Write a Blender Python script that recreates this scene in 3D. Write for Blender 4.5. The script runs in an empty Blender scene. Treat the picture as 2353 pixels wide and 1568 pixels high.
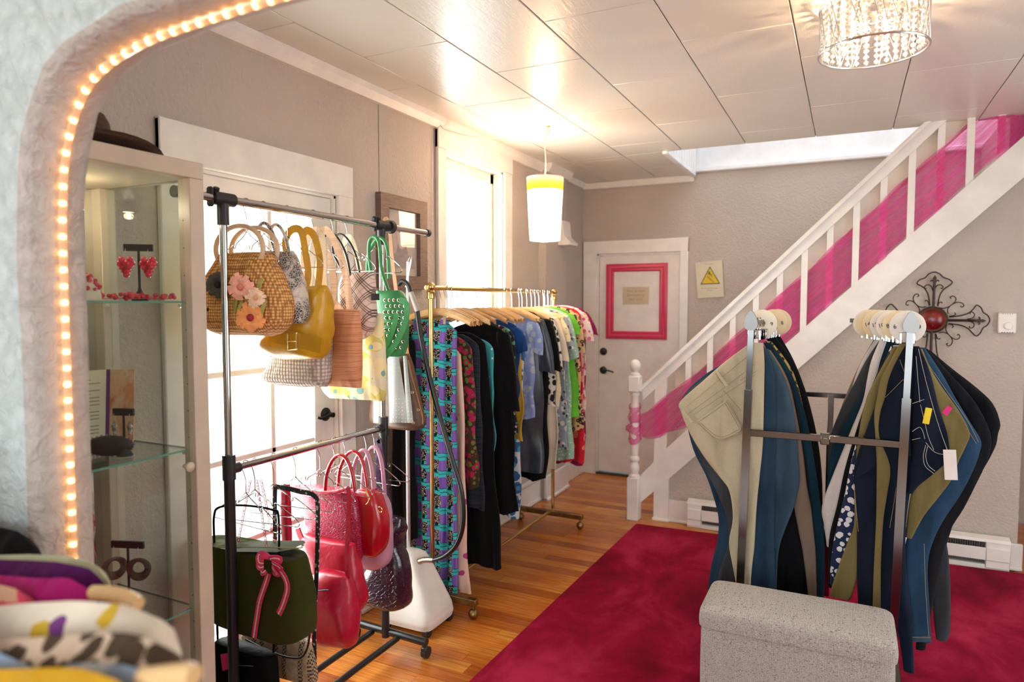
import bpy, bmesh, math, random
from mathutils import Vector, Matrix
R = random.Random(11)
S = bpy.context.scene
COL = S.collection
PI = math.pi
sin, cos = math.sin, math.cos

# ---------------------------------------------------------------- camera
CAMH = 1.58
YAW, PITCH, FPX = math.radians(26.2), math.atan(88 / 1569), 1569.0
cam = bpy.data.cameras.new('camera')
cam.lens, cam.sensor_width, cam.clip_start = 24.0, 36.0, 0.05
cam.dof.use_dof = True
cam.dof.focus_distance = 2.8
cam.dof.aperture_fstop = 2.2
camo = bpy.data.objects.new('camera', cam)
camo.location = (0, 0, CAMH)
camo.rotation_euler = (PI / 2 - PITCH, 0, YAW)
COL.objects.link(camo)
S.camera = camo
S.view_settings.view_transform = 'Standard'
S.view_settings.look = 'None'
S.view_settings.exposure = 0.42
S.view_settings.gamma = 1.0
S.view_settings.use_curve_mapping = False

# ---------------------------------------------------------------- daylight and an added fill
w = bpy.data.worlds.new('sky'); S.world = w; w.use_nodes = True
bg = w.node_tree.nodes['Background']
bg.inputs['Color'].default_value = (0.90, 0.95, 1.0, 1)
bg.inputs['Strength'].default_value = 3.2


def area_light(name, loc, rot, sx, sy, power, color):
    l = bpy.data.lights.new(name, 'AREA'); l.shape = 'RECTANGLE'
    l.size, l.size_y, l.energy, l.color = sx, sy, power, color
    o = bpy.data.objects.new(name, l); o.location = loc; o.rotation_euler = rot
    COL.objects.link(o)
    return o


# daylight through the shop window of the front room, the stairwell window upstairs and the two openings of the left wall
area_light('daylight_shop_window', (-0.2, -3.05, 1.55), (PI / 2, 0, 0), 3.6, 2.1, 38, (0.86, 0.94, 1.0))
area_light('daylight_upstairs', (0.4, 5.45, 4.75), (0, 0, 0), 2.2, 0.8, 34, (0.93, 0.96, 1.0))
area_light('daylight_glazed_door', (-2.46, 2.13, 1.2), (0, -PI / 2, 0), 1.9, 0.8, 45, (1.0, 0.98, 0.95))
area_light('daylight_side_window', (-2.50, 3.93, 1.7), (0, -PI / 2, 0), 1.4, 0.7, 34, (1.0, 0.98, 0.95))
area_light('fill_right_side', (2.55, 2.4, 1.5), (0, PI / 2, 0), 1.4, 1.8, 9, (1.0, 0.97, 0.93))  # weak fill added from the right, no window known on that side


# ---------------------------------------------------------------- photo pixel -> place
_fw = Vector((-sin(YAW) * cos(PITCH), cos(YAW) * cos(PITCH), -sin(PITCH)))
_rt = Vector((cos(YAW), sin(YAW), 0)); _up = _rt.cross(_fw)
_C = Vector((0, 0, CAMH))


def ray(px, py):
    return _fw + _rt * ((px - 1176.5) / FPX) - _up * ((py - 784) / FPX)


def onX(px, py, X): d = ray(px, py); return _C + d * (X / d.x)
def onY(px, py, Y): d = ray(px, py); return _C + d * (Y / d.y)
def onZ(px, py, Z): d = ray(px, py); return _C + d * ((Z - CAMH) / d.z)


# ---------------------------------------------------------------- mesh builder
class MB:
    def __init__(s): s.v = []; s.f = []; s.mi = []; s.cur = 0

    def add(s, vs, fs):
        b = len(s.v); s.v += [tuple(p) for p in vs]
        for f in fs: s.f.append([b + i for i in f]); s.mi.append(s.cur)
        return s

    def box(s, lo, hi, rot=None, c=None):
        x0, y0, z0 = lo; x1, y1, z1 = hi
        vs = [Vector(p) for p in ((x0, y0, z0), (x1, y0, z0), (x1, y1, z0), (x0, y1, z0), (x0, y0, z1), (x1, y0, z1), (x1, y1, z1), (x0, y1, z1))]
        if rot is not None:
            c = Vector(c) if c is not None else (Vector(lo) + Vector(hi)) / 2
            vs = [rot @ (p - c) + c for p in vs]
        return s.add(vs, [(0, 3, 2, 1), (4, 5, 6, 7), (0, 1, 5, 4), (1, 2, 6, 5), (2, 3, 7, 6), (3, 0, 4, 7)])

    def bbox(s, lo, hi, b=0.004):
        """box with chamfered edges"""
        x0, y0, z0 = lo; x1, y1, z1 = hi
        b = min(b, (x1 - x0) * .49, (y1 - y0) * .49, (z1 - z0) * .49)
        bm = bmesh.new(); bmesh.ops.create_cube(bm, size=1)
        for p in bm.verts:
            p.co = Vector((x0 + (p.co.x + .5) * (x1 - x0), y0 + (p.co.y + .5) * (y1 - y0), z0 + (p.co.z + .5) * (z1 - z0)))
        bmesh.ops.bevel(bm, geom=list(bm.edges), offset=b, segments=1, affect='EDGES', profile=.5)
        bm.verts.index_update()
        s.add([p.co.copy() for p in bm.verts], [[q.index for q in f.verts] for f in bm.faces]); bm.free()
        return s

    def prism(s, pts, a, b, plane='xz'):
        """polygon pts in a plane, extruded from a to b along the third axis"""
        def P(u, w, t):
            return {'xz': (u, t, w), 'yz': (t, u, w), 'xy': (u, w, t)}[plane]
        n = len(pts)
        vs = [P(u, w_, a) for u, w_ in pts] + [P(u, w_, b) for u, w_ in pts]
        fs = [list(range(n)), list(range(2 * n - 1, n - 1, -1))] + [(i, i + n, (i + 1) % n + n, (i + 1) % n) for i in range(n)]
        return s.add(vs, fs)

    def cyl(s, p0, p1, r, r2=None, n=12, caps=True):
        r2 = r if r2 is None else r2
        p0, p1 = Vector(p0), Vector(p1); d = (p1 - p0).normalized()
        a = d.orthogonal().normalized(); b = d.cross(a)
        vs = [p0 + (a * cos(2 * PI * i / n) + b * sin(2 * PI * i / n)) * r for i in range(n)] + \
             [p1 + (a * cos(2 * PI * i / n) + b * sin(2 * PI * i / n)) * r2 for i in range(n)]
        fs = [(i, (i + 1) % n, (i + 1) % n + n, i + n) for i in range(n)]
        if caps: fs += [list(range(n - 1, -1, -1)), list(range(n, 2 * n))]
        return s.add(vs, fs)

    def tube(s, path, r, n=8, closed=False, flat=None, up=None, caps=True, taper=None):
        """tube along a path; flat=(a,b): elliptical/strap section, a along 'up' frame normal"""
        P = [Vector(p) for p in path]; m = len(P)
        T = []
        for i in range(m):
            if closed: t = P[(i + 1) % m] - P[i - 1]
            else: t = P[min(i + 1, m - 1)] - P[max(i - 1, 0)]
            T.append(t.normalized() if t.length > 1e-9 else Vector((0, 0, 1)))
        u = Vector(up) if up is not None else T[0].orthogonal()
        vs = []
        for i in range(m):
            u = (u - T[i] * u.dot(T[i]))
            if u.length < 1e-6: u = T[i].orthogonal()
            u.normalize(); b = T[i].cross(u)
            k = taper(i / (m - 1)) if taper else 1
            ra, rb = (flat if flat else (r, r))
            for j in range(n):
                a = 2 * PI * j / n + (PI / n if flat and n == 4 else 0)
                q = 1.4142 if flat and n == 4 else 1
                vs.append(P[i] + (u * cos(a) * ra + b * sin(a) * rb) * k * q)
        fs = []
        for i in range(m if closed else m - 1):
            k = (i + 1) % m
            for j in range(n):
                fs.append((i * n + j, i * n + (j + 1) % n, k * n + (j + 1) % n, k * n + j))
        if caps and not closed:
            fs += [list(range(n - 1, -1, -1)), list(range((m - 1) * n, m * n))]
        return s.add(vs, fs)

    def lathe(s, prof, c=(0, 0, 0), n=20, axis='z', caps=True):
        c = Vector(c); vs = []
        for r, z in prof:
            for j in range(n):
                a = 2 * PI * j / n; x, y = r * cos(a), r * sin(a)
                vs.append(c + Vector({'z': (x, y, z), 'x': (z, x, y), 'y': (x, z, y)}[axis]))
        m = len(prof); fs = []
        for i in range(m - 1):
            for j in range(n):
                q = (i * n + j, i * n + (j + 1) % n, (i + 1) * n + (j + 1) % n, (i + 1) * n + j)
                fs.append(q if axis != 'y' else q[::-1])
        if caps:
            if prof[0][0] > 1e-5: fs.append(list(range(n - 1, -1, -1)))
            if prof[-1][0] > 1e-5: fs.append(list(range((m - 1) * n, m * n)))
        return s.add(vs, fs)

    def ball(s, c, r, n=10, sc=(1, 1, 1)):
        c = Vector(c); m = max(4, n // 2 + 1); vs = []; fs = []
        for i in range(m + 1):
            t = PI * i / m
            for j in range(n):
                a = 2 * PI * j / n
                vs.append(c + Vector((r * sin(t) * cos(a) * sc[0], r * sin(t) * sin(a) * sc[1], r * cos(t) * sc[2])))
        for i in range(m):
            for j in range(n): fs.append((i * n + j, (i + 1) * n + j, (i + 1) * n + (j + 1) % n, i * n + (j + 1) % n))
        return s.add(vs, fs)

    def grid(s, fn, nu, nv, cu=False, cv=False):
        """fn(u,v) -> point, u,v in 0..1; cu closes the u direction"""
        vs = []; mu = nu if cu else nu + 1; mv = nv if cv else nv + 1
        for j in range(mv):
            for i in range(mu): vs.append(fn(i / nu, j / nv))
        fs = []
        for j in range(nv):
            for i in range(nu):
                a, b = i, (i + 1) % mu; c, d = j, (j + 1) % mv
                fs.append((c * mu + a, c * mu + b, d * mu + b, d * mu + a))
        return s.add(vs, fs)

    def build(s, name, mat, parent=None, world=True, smooth=True, angle=40, shift=None):
        me = bpy.data.meshes.new(name)
        off = Vector((0, 0, 0))
        if parent is not None and world:
            p = parent
            while p is not None: off += p.location; p = p.parent
        if shift is not None: off += Vector(shift)
        me.from_pydata([tuple(Vector(p) - off) for p in s.v], [], s.f)
        mats = mat if isinstance(mat, (list, tuple)) else [mat]
        for m in mats: me.materials.append(m)
        if len(mats) > 1: me.polygons.foreach_set('material_index', s.mi)
        me.validate()
        bm = bmesh.new(); bm.from_mesh(me)
        bmesh.ops.remove_doubles(bm, verts=bm.verts, dist=1e-6)
        bmesh.ops.recalc_face_normals(bm, faces=bm.faces)
        bm.to_mesh(me); bm.free()
        if smooth:
            me.polygons.foreach_set('use_smooth', [True] * len(me.polygons))
            me.set_sharp_from_angle(angle=math.radians(angle))
        o = bpy.data.objects.new(name, me); COL.objects.link(o)
        if shift is not None: o.location = Vector(shift)
        if parent is not None: o.parent = parent
        return o


def thing(name, label, cat, loc=(0, 0, 0), group=None, rotz=0):
    o = bpy.data.objects.new(name, None); COL.objects.link(o)
    o.empty_display_size = .05
    o.location = loc; o.rotation_euler = (0, 0, rotz)
    return tag(o, label, cat, group)


def tag(o, label, cat, group=None):
    o['label'] = label; o['category'] = cat
    if group: o['group'] = group
    return o


def struct(o, label=None):
    o['kind'] = 'structure'
    if label: o['label'] = label
    return o


def sroot(name, loc=(0, 0, 0), label=None):
    o = bpy.data.objects.new(name, None); COL.objects.link(o); o.location = loc
    o.empty_display_size = .05
    return struct(o, label)


def child_copy(src, parent, loc=None, name=None):
    c = src.copy(); COL.objects.link(c); c.parent = parent
    if loc is not None: c.location = loc
    return c


def bez(p0, p1, p2, p3, n=12):
    p0, p1, p2, p3 = map(Vector, (p0, p1, p2, p3)); out = []
    for i in range(n + 1):
        t = i / n; k = 1 - t
        out.append(p0 * k ** 3 + p1 * 3 * k * k * t + p2 * 3 * k * t * t + p3 * t ** 3)
    return out


def spl(pts, n=6, closed=False):
    """Catmull-Rom through points"""
    P = [Vector(p) for p in pts]; m = len(P); out = []
    for i in range(m if closed else m - 1):
        g = lambda k: P[k % m] if closed else P[max(0, min(m - 1, k))]
        a, b, c, d = g(i - 1), g(i), g(i + 1), g(i + 2)
        for j in range(n):
            t = j / n
            out.append(.5 * ((2 * b) + (c - a) * t + (2 * a - 5 * b + 4 * c - d) * t * t + (3 * b - a - 3 * c + d) * t ** 3))
    if not closed: out.append(P[-1])
    return out


# ---------------------------------------------------------------- materials
class NT:
    """tiny node-tree helper"""
    def __init__(s, name):
        s.m = bpy.data.materials.new(name); s.m.use_nodes = True
        s.t = s.m.node_tree; s.b = s.t.nodes['Principled BSDF']; s.out = s.t.nodes['Material Output']
        s.tc = None

    def n(s, kind, **kw):
        o = s.t.nodes.new(kind)
        for k, v in kw.items():
            if k.startswith('i_'):
                key = k[2:]
                o.inputs[int(key) if key.isdigit() else key.replace('_', ' ')].default_value = v
            else: setattr(o, k, v)
        return o

    def l(s, a, b): s.t.links.new(a, b); return s

    def co(s, sc=(1, 1, 1), kind='Object', rot=(0, 0, 0), loc=(0, 0, 0)):
        if s.tc is None: s.tc = s.n('ShaderNodeTexCoord')
        mp = s.n('ShaderNodeMapping'); s.l(s.tc.outputs[kind], mp.inputs[0])
        mp.inputs['Scale'].default_value = sc; mp.inputs['Rotation'].default_value = rot; mp.inputs['Location'].default_value = loc
        return mp.outputs[0]

    def co2(s, rot, sc):
        a = s.co(rot=rot); mp = s.n('ShaderNodeMapping'); s.l(a, mp.inputs[0]); mp.inputs['Scale'].default_value = sc
        return mp.outputs[0]

    def noise(s, co, scale, detail=3, rough=.55, dist=0):
        o = s.n('ShaderNodeTexNoise'); s.l(co, o.inputs['Vector'])
        o.inputs['Scale'].default_value = scale; o.inputs['Detail'].default_value = detail
        o.inputs['Roughness'].default_value = rough; o.inputs['Distortion'].default_value = dist
        return o.outputs['Fac']

    def voro(s, co, scale, feature='F1', out='Distance', rnd=1.0):
        o = s.n('ShaderNodeTexVoronoi', feature=feature); s.l(co, o.inputs['Vector'])
        o.inputs['Scale'].default_value = scale; o.inputs['Randomness'].default_value = rnd
        return o.outputs[out]

    def wave(s, co, scale, dist=0, dirn='X', detail=0, dscale=1, prof='SIN'):
        o = s.n('ShaderNodeTexWave', bands_direction=dirn, wave_profile=prof); s.l(co, o.inputs['Vector'])
        o.inputs['Scale'].default_value = scale; o.inputs['Distortion'].default_value = dist
        o.inputs['Detail'].default_value = detail; o.inputs['Detail Scale'].default_value = dscale
        return o.outputs['Fac']

    def ramp(s, fac, stops, interp='LINEAR'):
        o = s.n('ShaderNodeValToRGB'); s.l(fac, o.inputs[0]); e = o.color_ramp; e.interpolation = interp
        while len(e.elements) > len(stops): e.elements.remove(e.elements[-1])
        while len(e.elements) < len(stops): e.elements.new(1)
        for el, (p, c) in zip(e.elements, stops):
            el.position = p; el.color = c if len(c) == 4 else (*c, 1)
        return o.outputs[0]

    def math(s, op, a, b=None):
        o = s.n('ShaderNodeMath', operation=op)
        for i, x in enumerate((a, b)):
            if x is None: continue
            if isinstance(x, (int, float)): o.inputs[i].default_value = x
            else: s.l(x, o.inputs[i])
        return o.outputs[0]

    def mix(s, fac, a, b, mode='MIX'):
        o = s.n('ShaderNodeMix', data_type='RGBA', blend_type=mode)
        for i, x in ((0, fac), (6, a), (7, b)):
            if isinstance(x, (int, float)): o.inputs[i].default_value = x
            elif isinstance(x, tuple): o.inputs[i].default_value = x if len(x) == 4 else (*x, 1)
            else: s.l(x, o.inputs[i])
        return o.outputs[2]

    def sep(s, co):
        o = s.n('ShaderNodeSeparateXYZ'); s.l(co, o.inputs[0]); return o.outputs

    def bump(s, h, strength=.3, dist=.01, prev=None):
        o = s.n('ShaderNodeBump'); s.l(h, o.inputs['Height'])
        o.inputs['Strength'].default_value = strength; o.inputs['Distance'].default_value = dist
        if prev is not None: s.l(prev, o.inputs['Normal'])
        s.l(o.outputs[0], s.b.inputs['Normal']); return o.outputs[0]

    def folds(s, strength=.7, dist=.03):
        """soft hanging creases"""
        return s.bump(s.noise(s.co((9, 9, 2.0)), 1.5, 1.5, .45, .25), strength, dist)

    def col(s, c):
        if isinstance(c, tuple): s.b.inputs['Base Color'].default_value = c if len(c) == 4 else (*c, 1)
        else: s.l(c, s.b.inputs['Base Color'])
        return s

    def set(s, **kw):
        for k, v in kw.items(): s.b.inputs[k.replace('_', ' ')].default_value = v
        return s


_cache = {}


def plain(name, c, rough=.5, metal=0, bump=None, var=None, coat=0, sheen=0, spec=None):
    """plain material: fine bump (scale,strength,dist) and slight colour variation (scale,c2)"""
    if name in _cache: return _cache[name]
    t = NT(name); t.set(Roughness=rough, Metallic=metal)
    if coat: t.b.inputs['Coat Weight'].default_value = coat; t.b.inputs['Coat Roughness'].default_value = .08
    if sheen: t.b.inputs['Sheen Weight'].default_value = sheen
    if spec is not None: t.b.inputs['Specular IOR Level'].default_value = spec
    co = t.co()
    if var is None:
        nz = t.noise(co, 9, 3)
        t.col(t.ramp(nz, [(0.3, tuple(x * .93 for x in c)), (.7, tuple(min(1, x * 1.05) for x in c))]))
    else:
        t.col(t.ramp(t.noise(co, var[0], 4), [(.35, c), (.65, var[1])]))
    if bump: t.bump(t.noise(co, bump[0], 2), bump[1], bump[2] if len(bump) > 2 else .005)
    _cache[name] = t.m
    return t.m


def fabric(name, c, rough=.85, weave=900, sheen=.06, c2=None):
    if name in _cache: return _cache[name]
    t = NT(name); t.set(Roughness=rough); t.b.inputs['Sheen Weight'].default_value = sheen
    t.b.inputs['Specular IOR Level'].default_value = .08
    co = t.co()
    a = t.noise(co, 6, 4); c2 = c2 or tuple(x * .8 for x in c)
    t.col(t.ramp(a, [(.3, c2), (.7, c)]))
    t.bump(t.noise(co, weave, 1), .25, .002, t.folds())
    _cache[name] = t.m
    return t.m


def glass_mat(name, tint=(1, 1, 1), refl=1.0, rough=0.0, f0=.035):
    t = NT(name); nt = t.t; nt.nodes.remove(t.b)
    tr = t.n('ShaderNodeBsdfTransparent'); tr.inputs[0].default_value = (*tint, 1)
    gl = t.n('ShaderNodeBsdfGlossy'); gl.inputs['Roughness'].default_value = rough
    gl.inputs['Color'].default_value = (refl, refl, refl, 1)
    lw = t.n('ShaderNodeLayerWeight'); lw.inputs[0].default_value = .5
    fr = t.math('ADD', t.math('MULTIPLY', t.math('POWER', lw.outputs['Facing'], 4.0), .6), f0)
    mx = t.n('ShaderNodeMixShader')
    t.l(fr, mx.inputs[0]).l(tr.outputs[0], mx.inputs[1]).l(gl.outputs[0], mx.inputs[2]).l(mx.outputs[0], t.out.inputs[0])
    return t.m


def emit_mat(name, c, strength):
    t = NT(name); t.col(c); t.b.inputs['Emission Color'].default_value = (*c, 1)
    t.b.inputs['Emission Strength'].default_value = strength
    return t.m


def m_wall():
    t = NT('taupe_plaster'); t.set(Roughness=.75); co = t.co()
    t.col(t.ramp(t.noise(co, 2.2, 4), [(.3, (.47, .405, .345)), (.7, (.51, .44, .375))]))
    b = t.bump(t.noise(co, 62, 3, .6), .65, .010)
    t.bump(t.noise(co, 11, 3), .3, .015, b)
    return t.m


def m_arch(name, c):
    t = NT(name); t.set(Roughness=.62); co = t.co()
    t.col(t.ramp(t.noise(co, 5, 4), [(.3, tuple(x * .93 for x in c)), (.7, c)]))
    b = t.bump(t.noise(co, 24, 5, .65, 1.2), .8, .025)
    t.bump(t.noise(co, 110, 3), .3, .004, b)
    return t.m


def m_ceiling():
    t = NT('glossy_ceiling_paint'); t.set(Roughness=.3); co = t.co((6, 1, 1))
    t.col(t.ramp(t.noise(t.co(), 1.5, 3), [(.3, (.69, .655, .585)), (.7, (.73, .695, .62))]))
    b = t.bump(t.noise(co, 9, 4, .6, .6), .22, .006)
    t.bump(t.noise(t.co(), 70, 2), .12, .003, b)
    t.b.inputs['Specular IOR Level'].default_value = .5
    return t.m


def m_wood_floor(name='fir_floorboard', rnd=True):
    t = NT(name); t.set(Roughness=.26); t.b.inputs['Coat Weight'].default_value = .12; t.b.inputs['Coat Roughness'].default_value = .2; t.b.inputs['Specular IOR Level'].default_value = .4
    g = t.noise(t.co((1.2, 26, 26)), 3.2, 5, .6, .4)
    base = t.ramp(g, [(.28, (.36, .085, .010)), (.5, (.56, .175, .024)), (.75, (.70, .28, .055))])
    if rnd:
        oi = t.n('ShaderNodeObjectInfo')
        tint = t.ramp(oi.outputs['Random'], [(0, (.58, .42, .36)), (.35, (.9, .85, .8)), (.7, (1, 1, 1)), (1, (1.0, 1.25, 1.45))])
        base = t.mix(1.0, base, tint, 'MULTIPLY')
    t.col(base)
    t.bump(g, .08, .002)
    return t.m


def m_rug():
    t = NT('crimson_carpet'); t.set(Roughness=1); t.b.inputs['Sheen Weight'].default_value = .06
    t.b.inputs['Sheen Tint'].default_value = (1, .35, .45, 1); t.b.inputs['Specular IOR Level'].default_value = .05
    co = t.co()
    n1 = t.noise(t.co((1.3, .8, 1), rot=(0, 0, .3)), 2.2, 6, .62, .35)
    n2 = t.noise(co, 420, 2)
    c = t.ramp(n1, [(.34, (.16, .001, .012)), (.5, (.29, .003, .028)), (.66, (.46, .022, .072))])
    c = t.mix(.25, c, t.ramp(n2, [(.3, (.3, .3, .3)), (.7, (1, 1, 1))]), 'MULTIPLY')
    t.col(c); t.bump(n2, .6, .004)
    return t.m


M_WALL = m_wall(); M_CEIL = m_ceiling()
M_ARCH = m_arch('mint_white_plaster', (.62, .70, .675)); M_REVEAL = m_arch('pale_grey_plaster', (.54, .49, .44))
M_WHITE = plain('white_gloss_paint', (.80, .755, .70), .35, bump=(40, .08, .003))
M_WHITE2 = plain('bright_white_paint', (.84, .84, .84), .4, bump=(40, .08, .003))
M_FLOOR = m_wood_floor(); M_RUG = m_rug()
M_CHROME = plain('chrome', (.55, .54, .53), .10, 1.0)
M_CHROME2 = plain('dull_chrome', (.14, .138, .135), .14, 1.0)
M_STEEL = plain('brushed_steel', (.62, .62, .62), .28, 1.0)
M_BLACK = plain('black_enamel', (.012, .012, .013), .3)
M_BLACKP = plain('black_plastic', (.016, .016, .017), .45)
M_BRASS = plain('brass', (.60, .42, .16), .22, 1.0, var=(14, (.72, .53, .22)))
M_ABRASS = plain('antique_brass', (.22, .13, .05), .38, 1.0, var=(30, (.36, .23, .09)))
M_GLASS = glass_mat('window_glass', (.97, .99, .98))
M_CABGLASS = glass_mat('cabinet_glass', (.93, .975, .955), .9)
M_GLEDGE = plain('green_glass_edge', (.16, .34, .28), .1)
M_MIRROR = plain('mirror', (.82, .84, .84), .03, 1.0)
M_BRONZE = plain('oil_rubbed_bronze', (.03, .024, .02), .35, .8)
M_GREY = plain('grey_concrete', (.55, .55, .54), .85, bump=(60, .3, .006))
# ================================================================ the setting
XL, YR, ZC, YS = -2.2, 5.95, 2.67, 4.87
XR = 2.6
DY0, DY1, DZ = 1.735, 2.57, 2.085          # glazed door opening in the left wall
WY0, WY1, WZ0, WZ1 = 3.54, 4.32, 0.95, 2.49  # window opening

m = MB()
for y0, y1, z0, z1 in ((-3.1, DY0, 0, 2.75), (DY1, 2.905, 0, 2.75), (2.915, WY0, 0, 2.75), (WY1, 4.95, 0, 2.75), (5.385, 6.1, 0, 2.75),
                       (DY0, DY1, DZ, 2.75), (WY0, WY1, 0, WZ0), (WY0, WY1, WZ1, 2.75)):
    m.box((XL - .13, y0, z0), (XL, y1, z1))
m.box((XL - .13, 2.905, 0), (XL - .012, 2.915, 2.75))           # recessed joint between plaster sheets
m.box((XL - .13, 4.95, 0), (XL + .06, 5.385, 2.75))            # shallow chimney breast
struct(m.build('wall_left', M_WALL, smooth=False), 'taupe textured plaster wall with glazed door and tall window')
o = MB().cyl((XL - .004, 2.91, 0), (XL - .004, 2.91, 2.62), .006, n=6).build('conduit', plain('dull_pipe', (.25, .23, .2), .5), bpy.data.objects['wall_left'])

m = MB()
m.box((XL, YR, 0), (-2.06, YR + .12, 2.70)); m.box((-1.30, YR, 0), (XR, YR + .12, 2.70)); m.box((-2.06, YR, 2.02), (-1.30, YR + .12, 2.70))
struct(m.build('wall_rear', M_WALL, smooth=False), 'taupe rear wall with a white door')
m = MB().box((-1.2, YR, 2.70), (XR, YR + .12, 5.0))
m.box((-1.32, 4.95, 2.74), (-1.2, YR + .12, 5.0)); m.box((-1.2, 4.83, 2.74), (XR, 4.95, 5.0)); m.box((XR, 4.83, 2.74), (XR + .1, YR + .12, 5.0))
struct(m.build('wall_upper', M_WHITE2, smooth=False), 'white walls of the stairwell upstairs')
# beadboard on the end of the stairwell
bb = bpy.data.objects['wall_upper']
for i in range(11):
    y = 4.955 + i * .09
    o = MB().bbox((-1.2, y, 2.66), (-1.188, y + .086, 3.5), .005).build('beadboard', M_WHITE2, bb)
struct(MB().box((-1.4, 4.8, 5.0), (XR + .1, 6.1, 5.1)).build('ceiling_upper', M_WHITE2, smooth=False))

st = .985
def zs(x): return .108 + st * (x + 1.34)      # underside of the stair string
m = MB().prism([(-1.21, 0), (.93, 0), (.93, zs(.93) + .06), (-1.21, zs(-1.21) + .05)], YS, YS + .1)
m.box((.83, YS + .1, 0), (.93, YR, 2.70))
struct(m.build('wall_stair', M_WALL, smooth=False), 'textured plaster wall below the staircase')
struct(MB().box((XR, .92, 0), (XR + .12, 1.2, 2.75)).box((XR, 3.7, 0), (XR + .12, YR + .12, 2.75)).box((XR, 1.2, 0), (XR + .12, 3.7, .7)).box((XR, 1.2, 2.3), (XR + .12, 3.7, 2.75)).build('wall_right', M_WALL, smooth=False))

# ---- front room (behind and around the camera)
m = MB()
m.box((-2.2, -3.2, 0), (-1.7, -3.1, 2.75)).box((2.1, -3.2, 0), (XR, -3.1, 2.75)).box((-1.7, -3.2, 0), (2.1, -3.1, .45)).box((-1.7, -3.2, 2.65), (2.1, -3.1, 2.75))
struct(m.build('wall_shopfront', M_WHITE, smooth=False))
struct(MB().box((XR, -3.2, 0), (XR + .12, .92, 2.75)).build('wall_front_room_right', M_ARCH, smooth=False))

# ---- arch wall
YA0, YA1 = .79, .92
half = [(-1.468, 0), (-1.468, .5), (-1.468, 1.0), (-1.467, 1.45), (-1.466, 1.68), (-1.462, 1.77), (-1.452, 1.853), (-1.434, 1.91), (-1.405, 1.965), (-1.362, 2.013),
        (-1.305, 2.042), (-1.235, 2.062), (-1.15, 2.075), (-1.03, 2.082), (-.85, 2.088), (-.6, 2.091), (-.3, 2.092)]
XMID = -.085
prof = half + [(2 * XMID - x, z) for x, z in reversed(half)]
outer = []
for k, (x, z) in enumerate(prof):
    kk = min(k, len(prof) - 1 - k); sg = 1 if k < len(prof) / 2 else -1
    xo, zo = (XL, z) if kk < 8 else ((XL, ZC + .05) if kk == 8 else (x if kk > 10 else (XL + (x - XL) * (kk - 8) / 3 if sg > 0 else XR + (x - XR) * (kk - 8) / 3), ZC + .05))
    if sg < 0 and kk <= 8: xo = XR
    outer.append((xo, zo))
sec = [(1, YA0), (.018, YA0), (.006, YA0 + .004), (0, YA0 + .018), (0, YA0 + .065), (0, YA1 - .018), (.006, YA1 - .004), (.018, YA1), (1, YA1)]
m = MB(); vs = []; n = len(sec)
for k, ((x, z), (xo, zo)) in enumerate(zip(prof, outer)):
    d = Vector((xo - x, zo - z)); L = d.length; d.normalize()
    for a, y in sec:
        q = L if a == 1 else a
        wob = .0035 * sin(k * 2.3 + y * 30) if 0 < k < len(prof) - 1 and a != 1 else 0
        vs.append((x + d.x * (q + wob), y, z + d.y * (q + wob)))
fs = []; mi = []
for k in range(len(prof) - 1):
    for j in range(n - 1):
        fs.append((k * n + j, k * n + j + 1, (k + 1) * n + j + 1, (k + 1) * n + j)); mi.append(0 if j < 1 else 1)
m.add(vs, fs); m.mi = mi
aw = struct(m.build('wall_front', [M_ARCH, M_REVEAL], angle=60), 'pale plaster wall with a rounded arch opening')

# rope light along the reveal
rp = []
for k in range(len(prof)):
    x, z = prof[k]
    a, b = Vector(prof[max(0, k - 1)]), Vector(prof[min(len(prof) - 1, k + 1)])
    t = (b - a).normalized(); nrm = Vector((t.y, -t.x))
    rp.append(Vector((x + nrm.x * .009, .862, z + nrm.y * .009)))
rp[0].z = .02; rp[-1].z = .02
rp = spl(rp, 6)
rope = thing('rope_light', 'warm glowing rope light running along the inside of the arch', 'rope light', (rp[0].x, .862, 0))
t = NT('clear_rope_tube'); t.set(Roughness=.15); t.col((.75, .62, .48)); t.b.inputs['Transmission Weight'].default_value = .6
MB().tube(rp, .0075, 8).build('tube', t.m, rope)
M_BULB = emit_mat('rope_bulb', (1.0, .55, .22), 13)
bulb = None; acc = 0; nxt = .03
for a, b in zip(rp, rp[1:]):
    L = (b - a).length
    while acc + L > nxt:
        p = a.lerp(b, (nxt - acc) / L)
        if bulb is None:
            bulb = MB().ball((0, 0, 0), .0047, 6, (1, 1, 1.25)).build('bulb', M_BULB, rope, world=False); bulb.location = p - rope.location
        else: child_copy(bulb, rope, p - rope.location)
        nxt += .034
    acc += L

# ---- floor
fl = struct(MB().box((XL - .13, -3.2, -.12), (XR + .12, YR + .12, -.012)).build('floor', m_wood_floor('fir_floor_base', False), smooth=False), 'orange fir strip floor with a varnish shine')
y = .93; row = 0
while y < YR - .01:
    x = XL + .01
    x -= R.uniform(0, .5)
    while x < -.75:
        L = R.choice([.55, .8, 1.0, 1.3, 1.7])
        a, b = max(x, XL + .005), x + L
        y1 = min(y + .0835, YR)
        if b - a > .06:
            MB().box((a + .0006, y + .0006, -.012), (b - .0006, y1 - .0006, R.uniform(-.0006, .0006))).build('plank', M_FLOOR, fl, smooth=False, shift=((a + b) / 2, (y + y1) / 2, 0))
        x = b
    y += .0842; row += 1
rz = (.0, .0)
m = MB().prism([(-1.41, .95), (-1.315, 4.675), (1.2, 4.80), (2.4, 4.80), (2.4, .95)], -.001, .011, 'xy')
tag(m.build('carpet', M_RUG, smooth=False), 'large crimson wall-to-wall style carpet lying on the wood floor', 'carpet')
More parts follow.
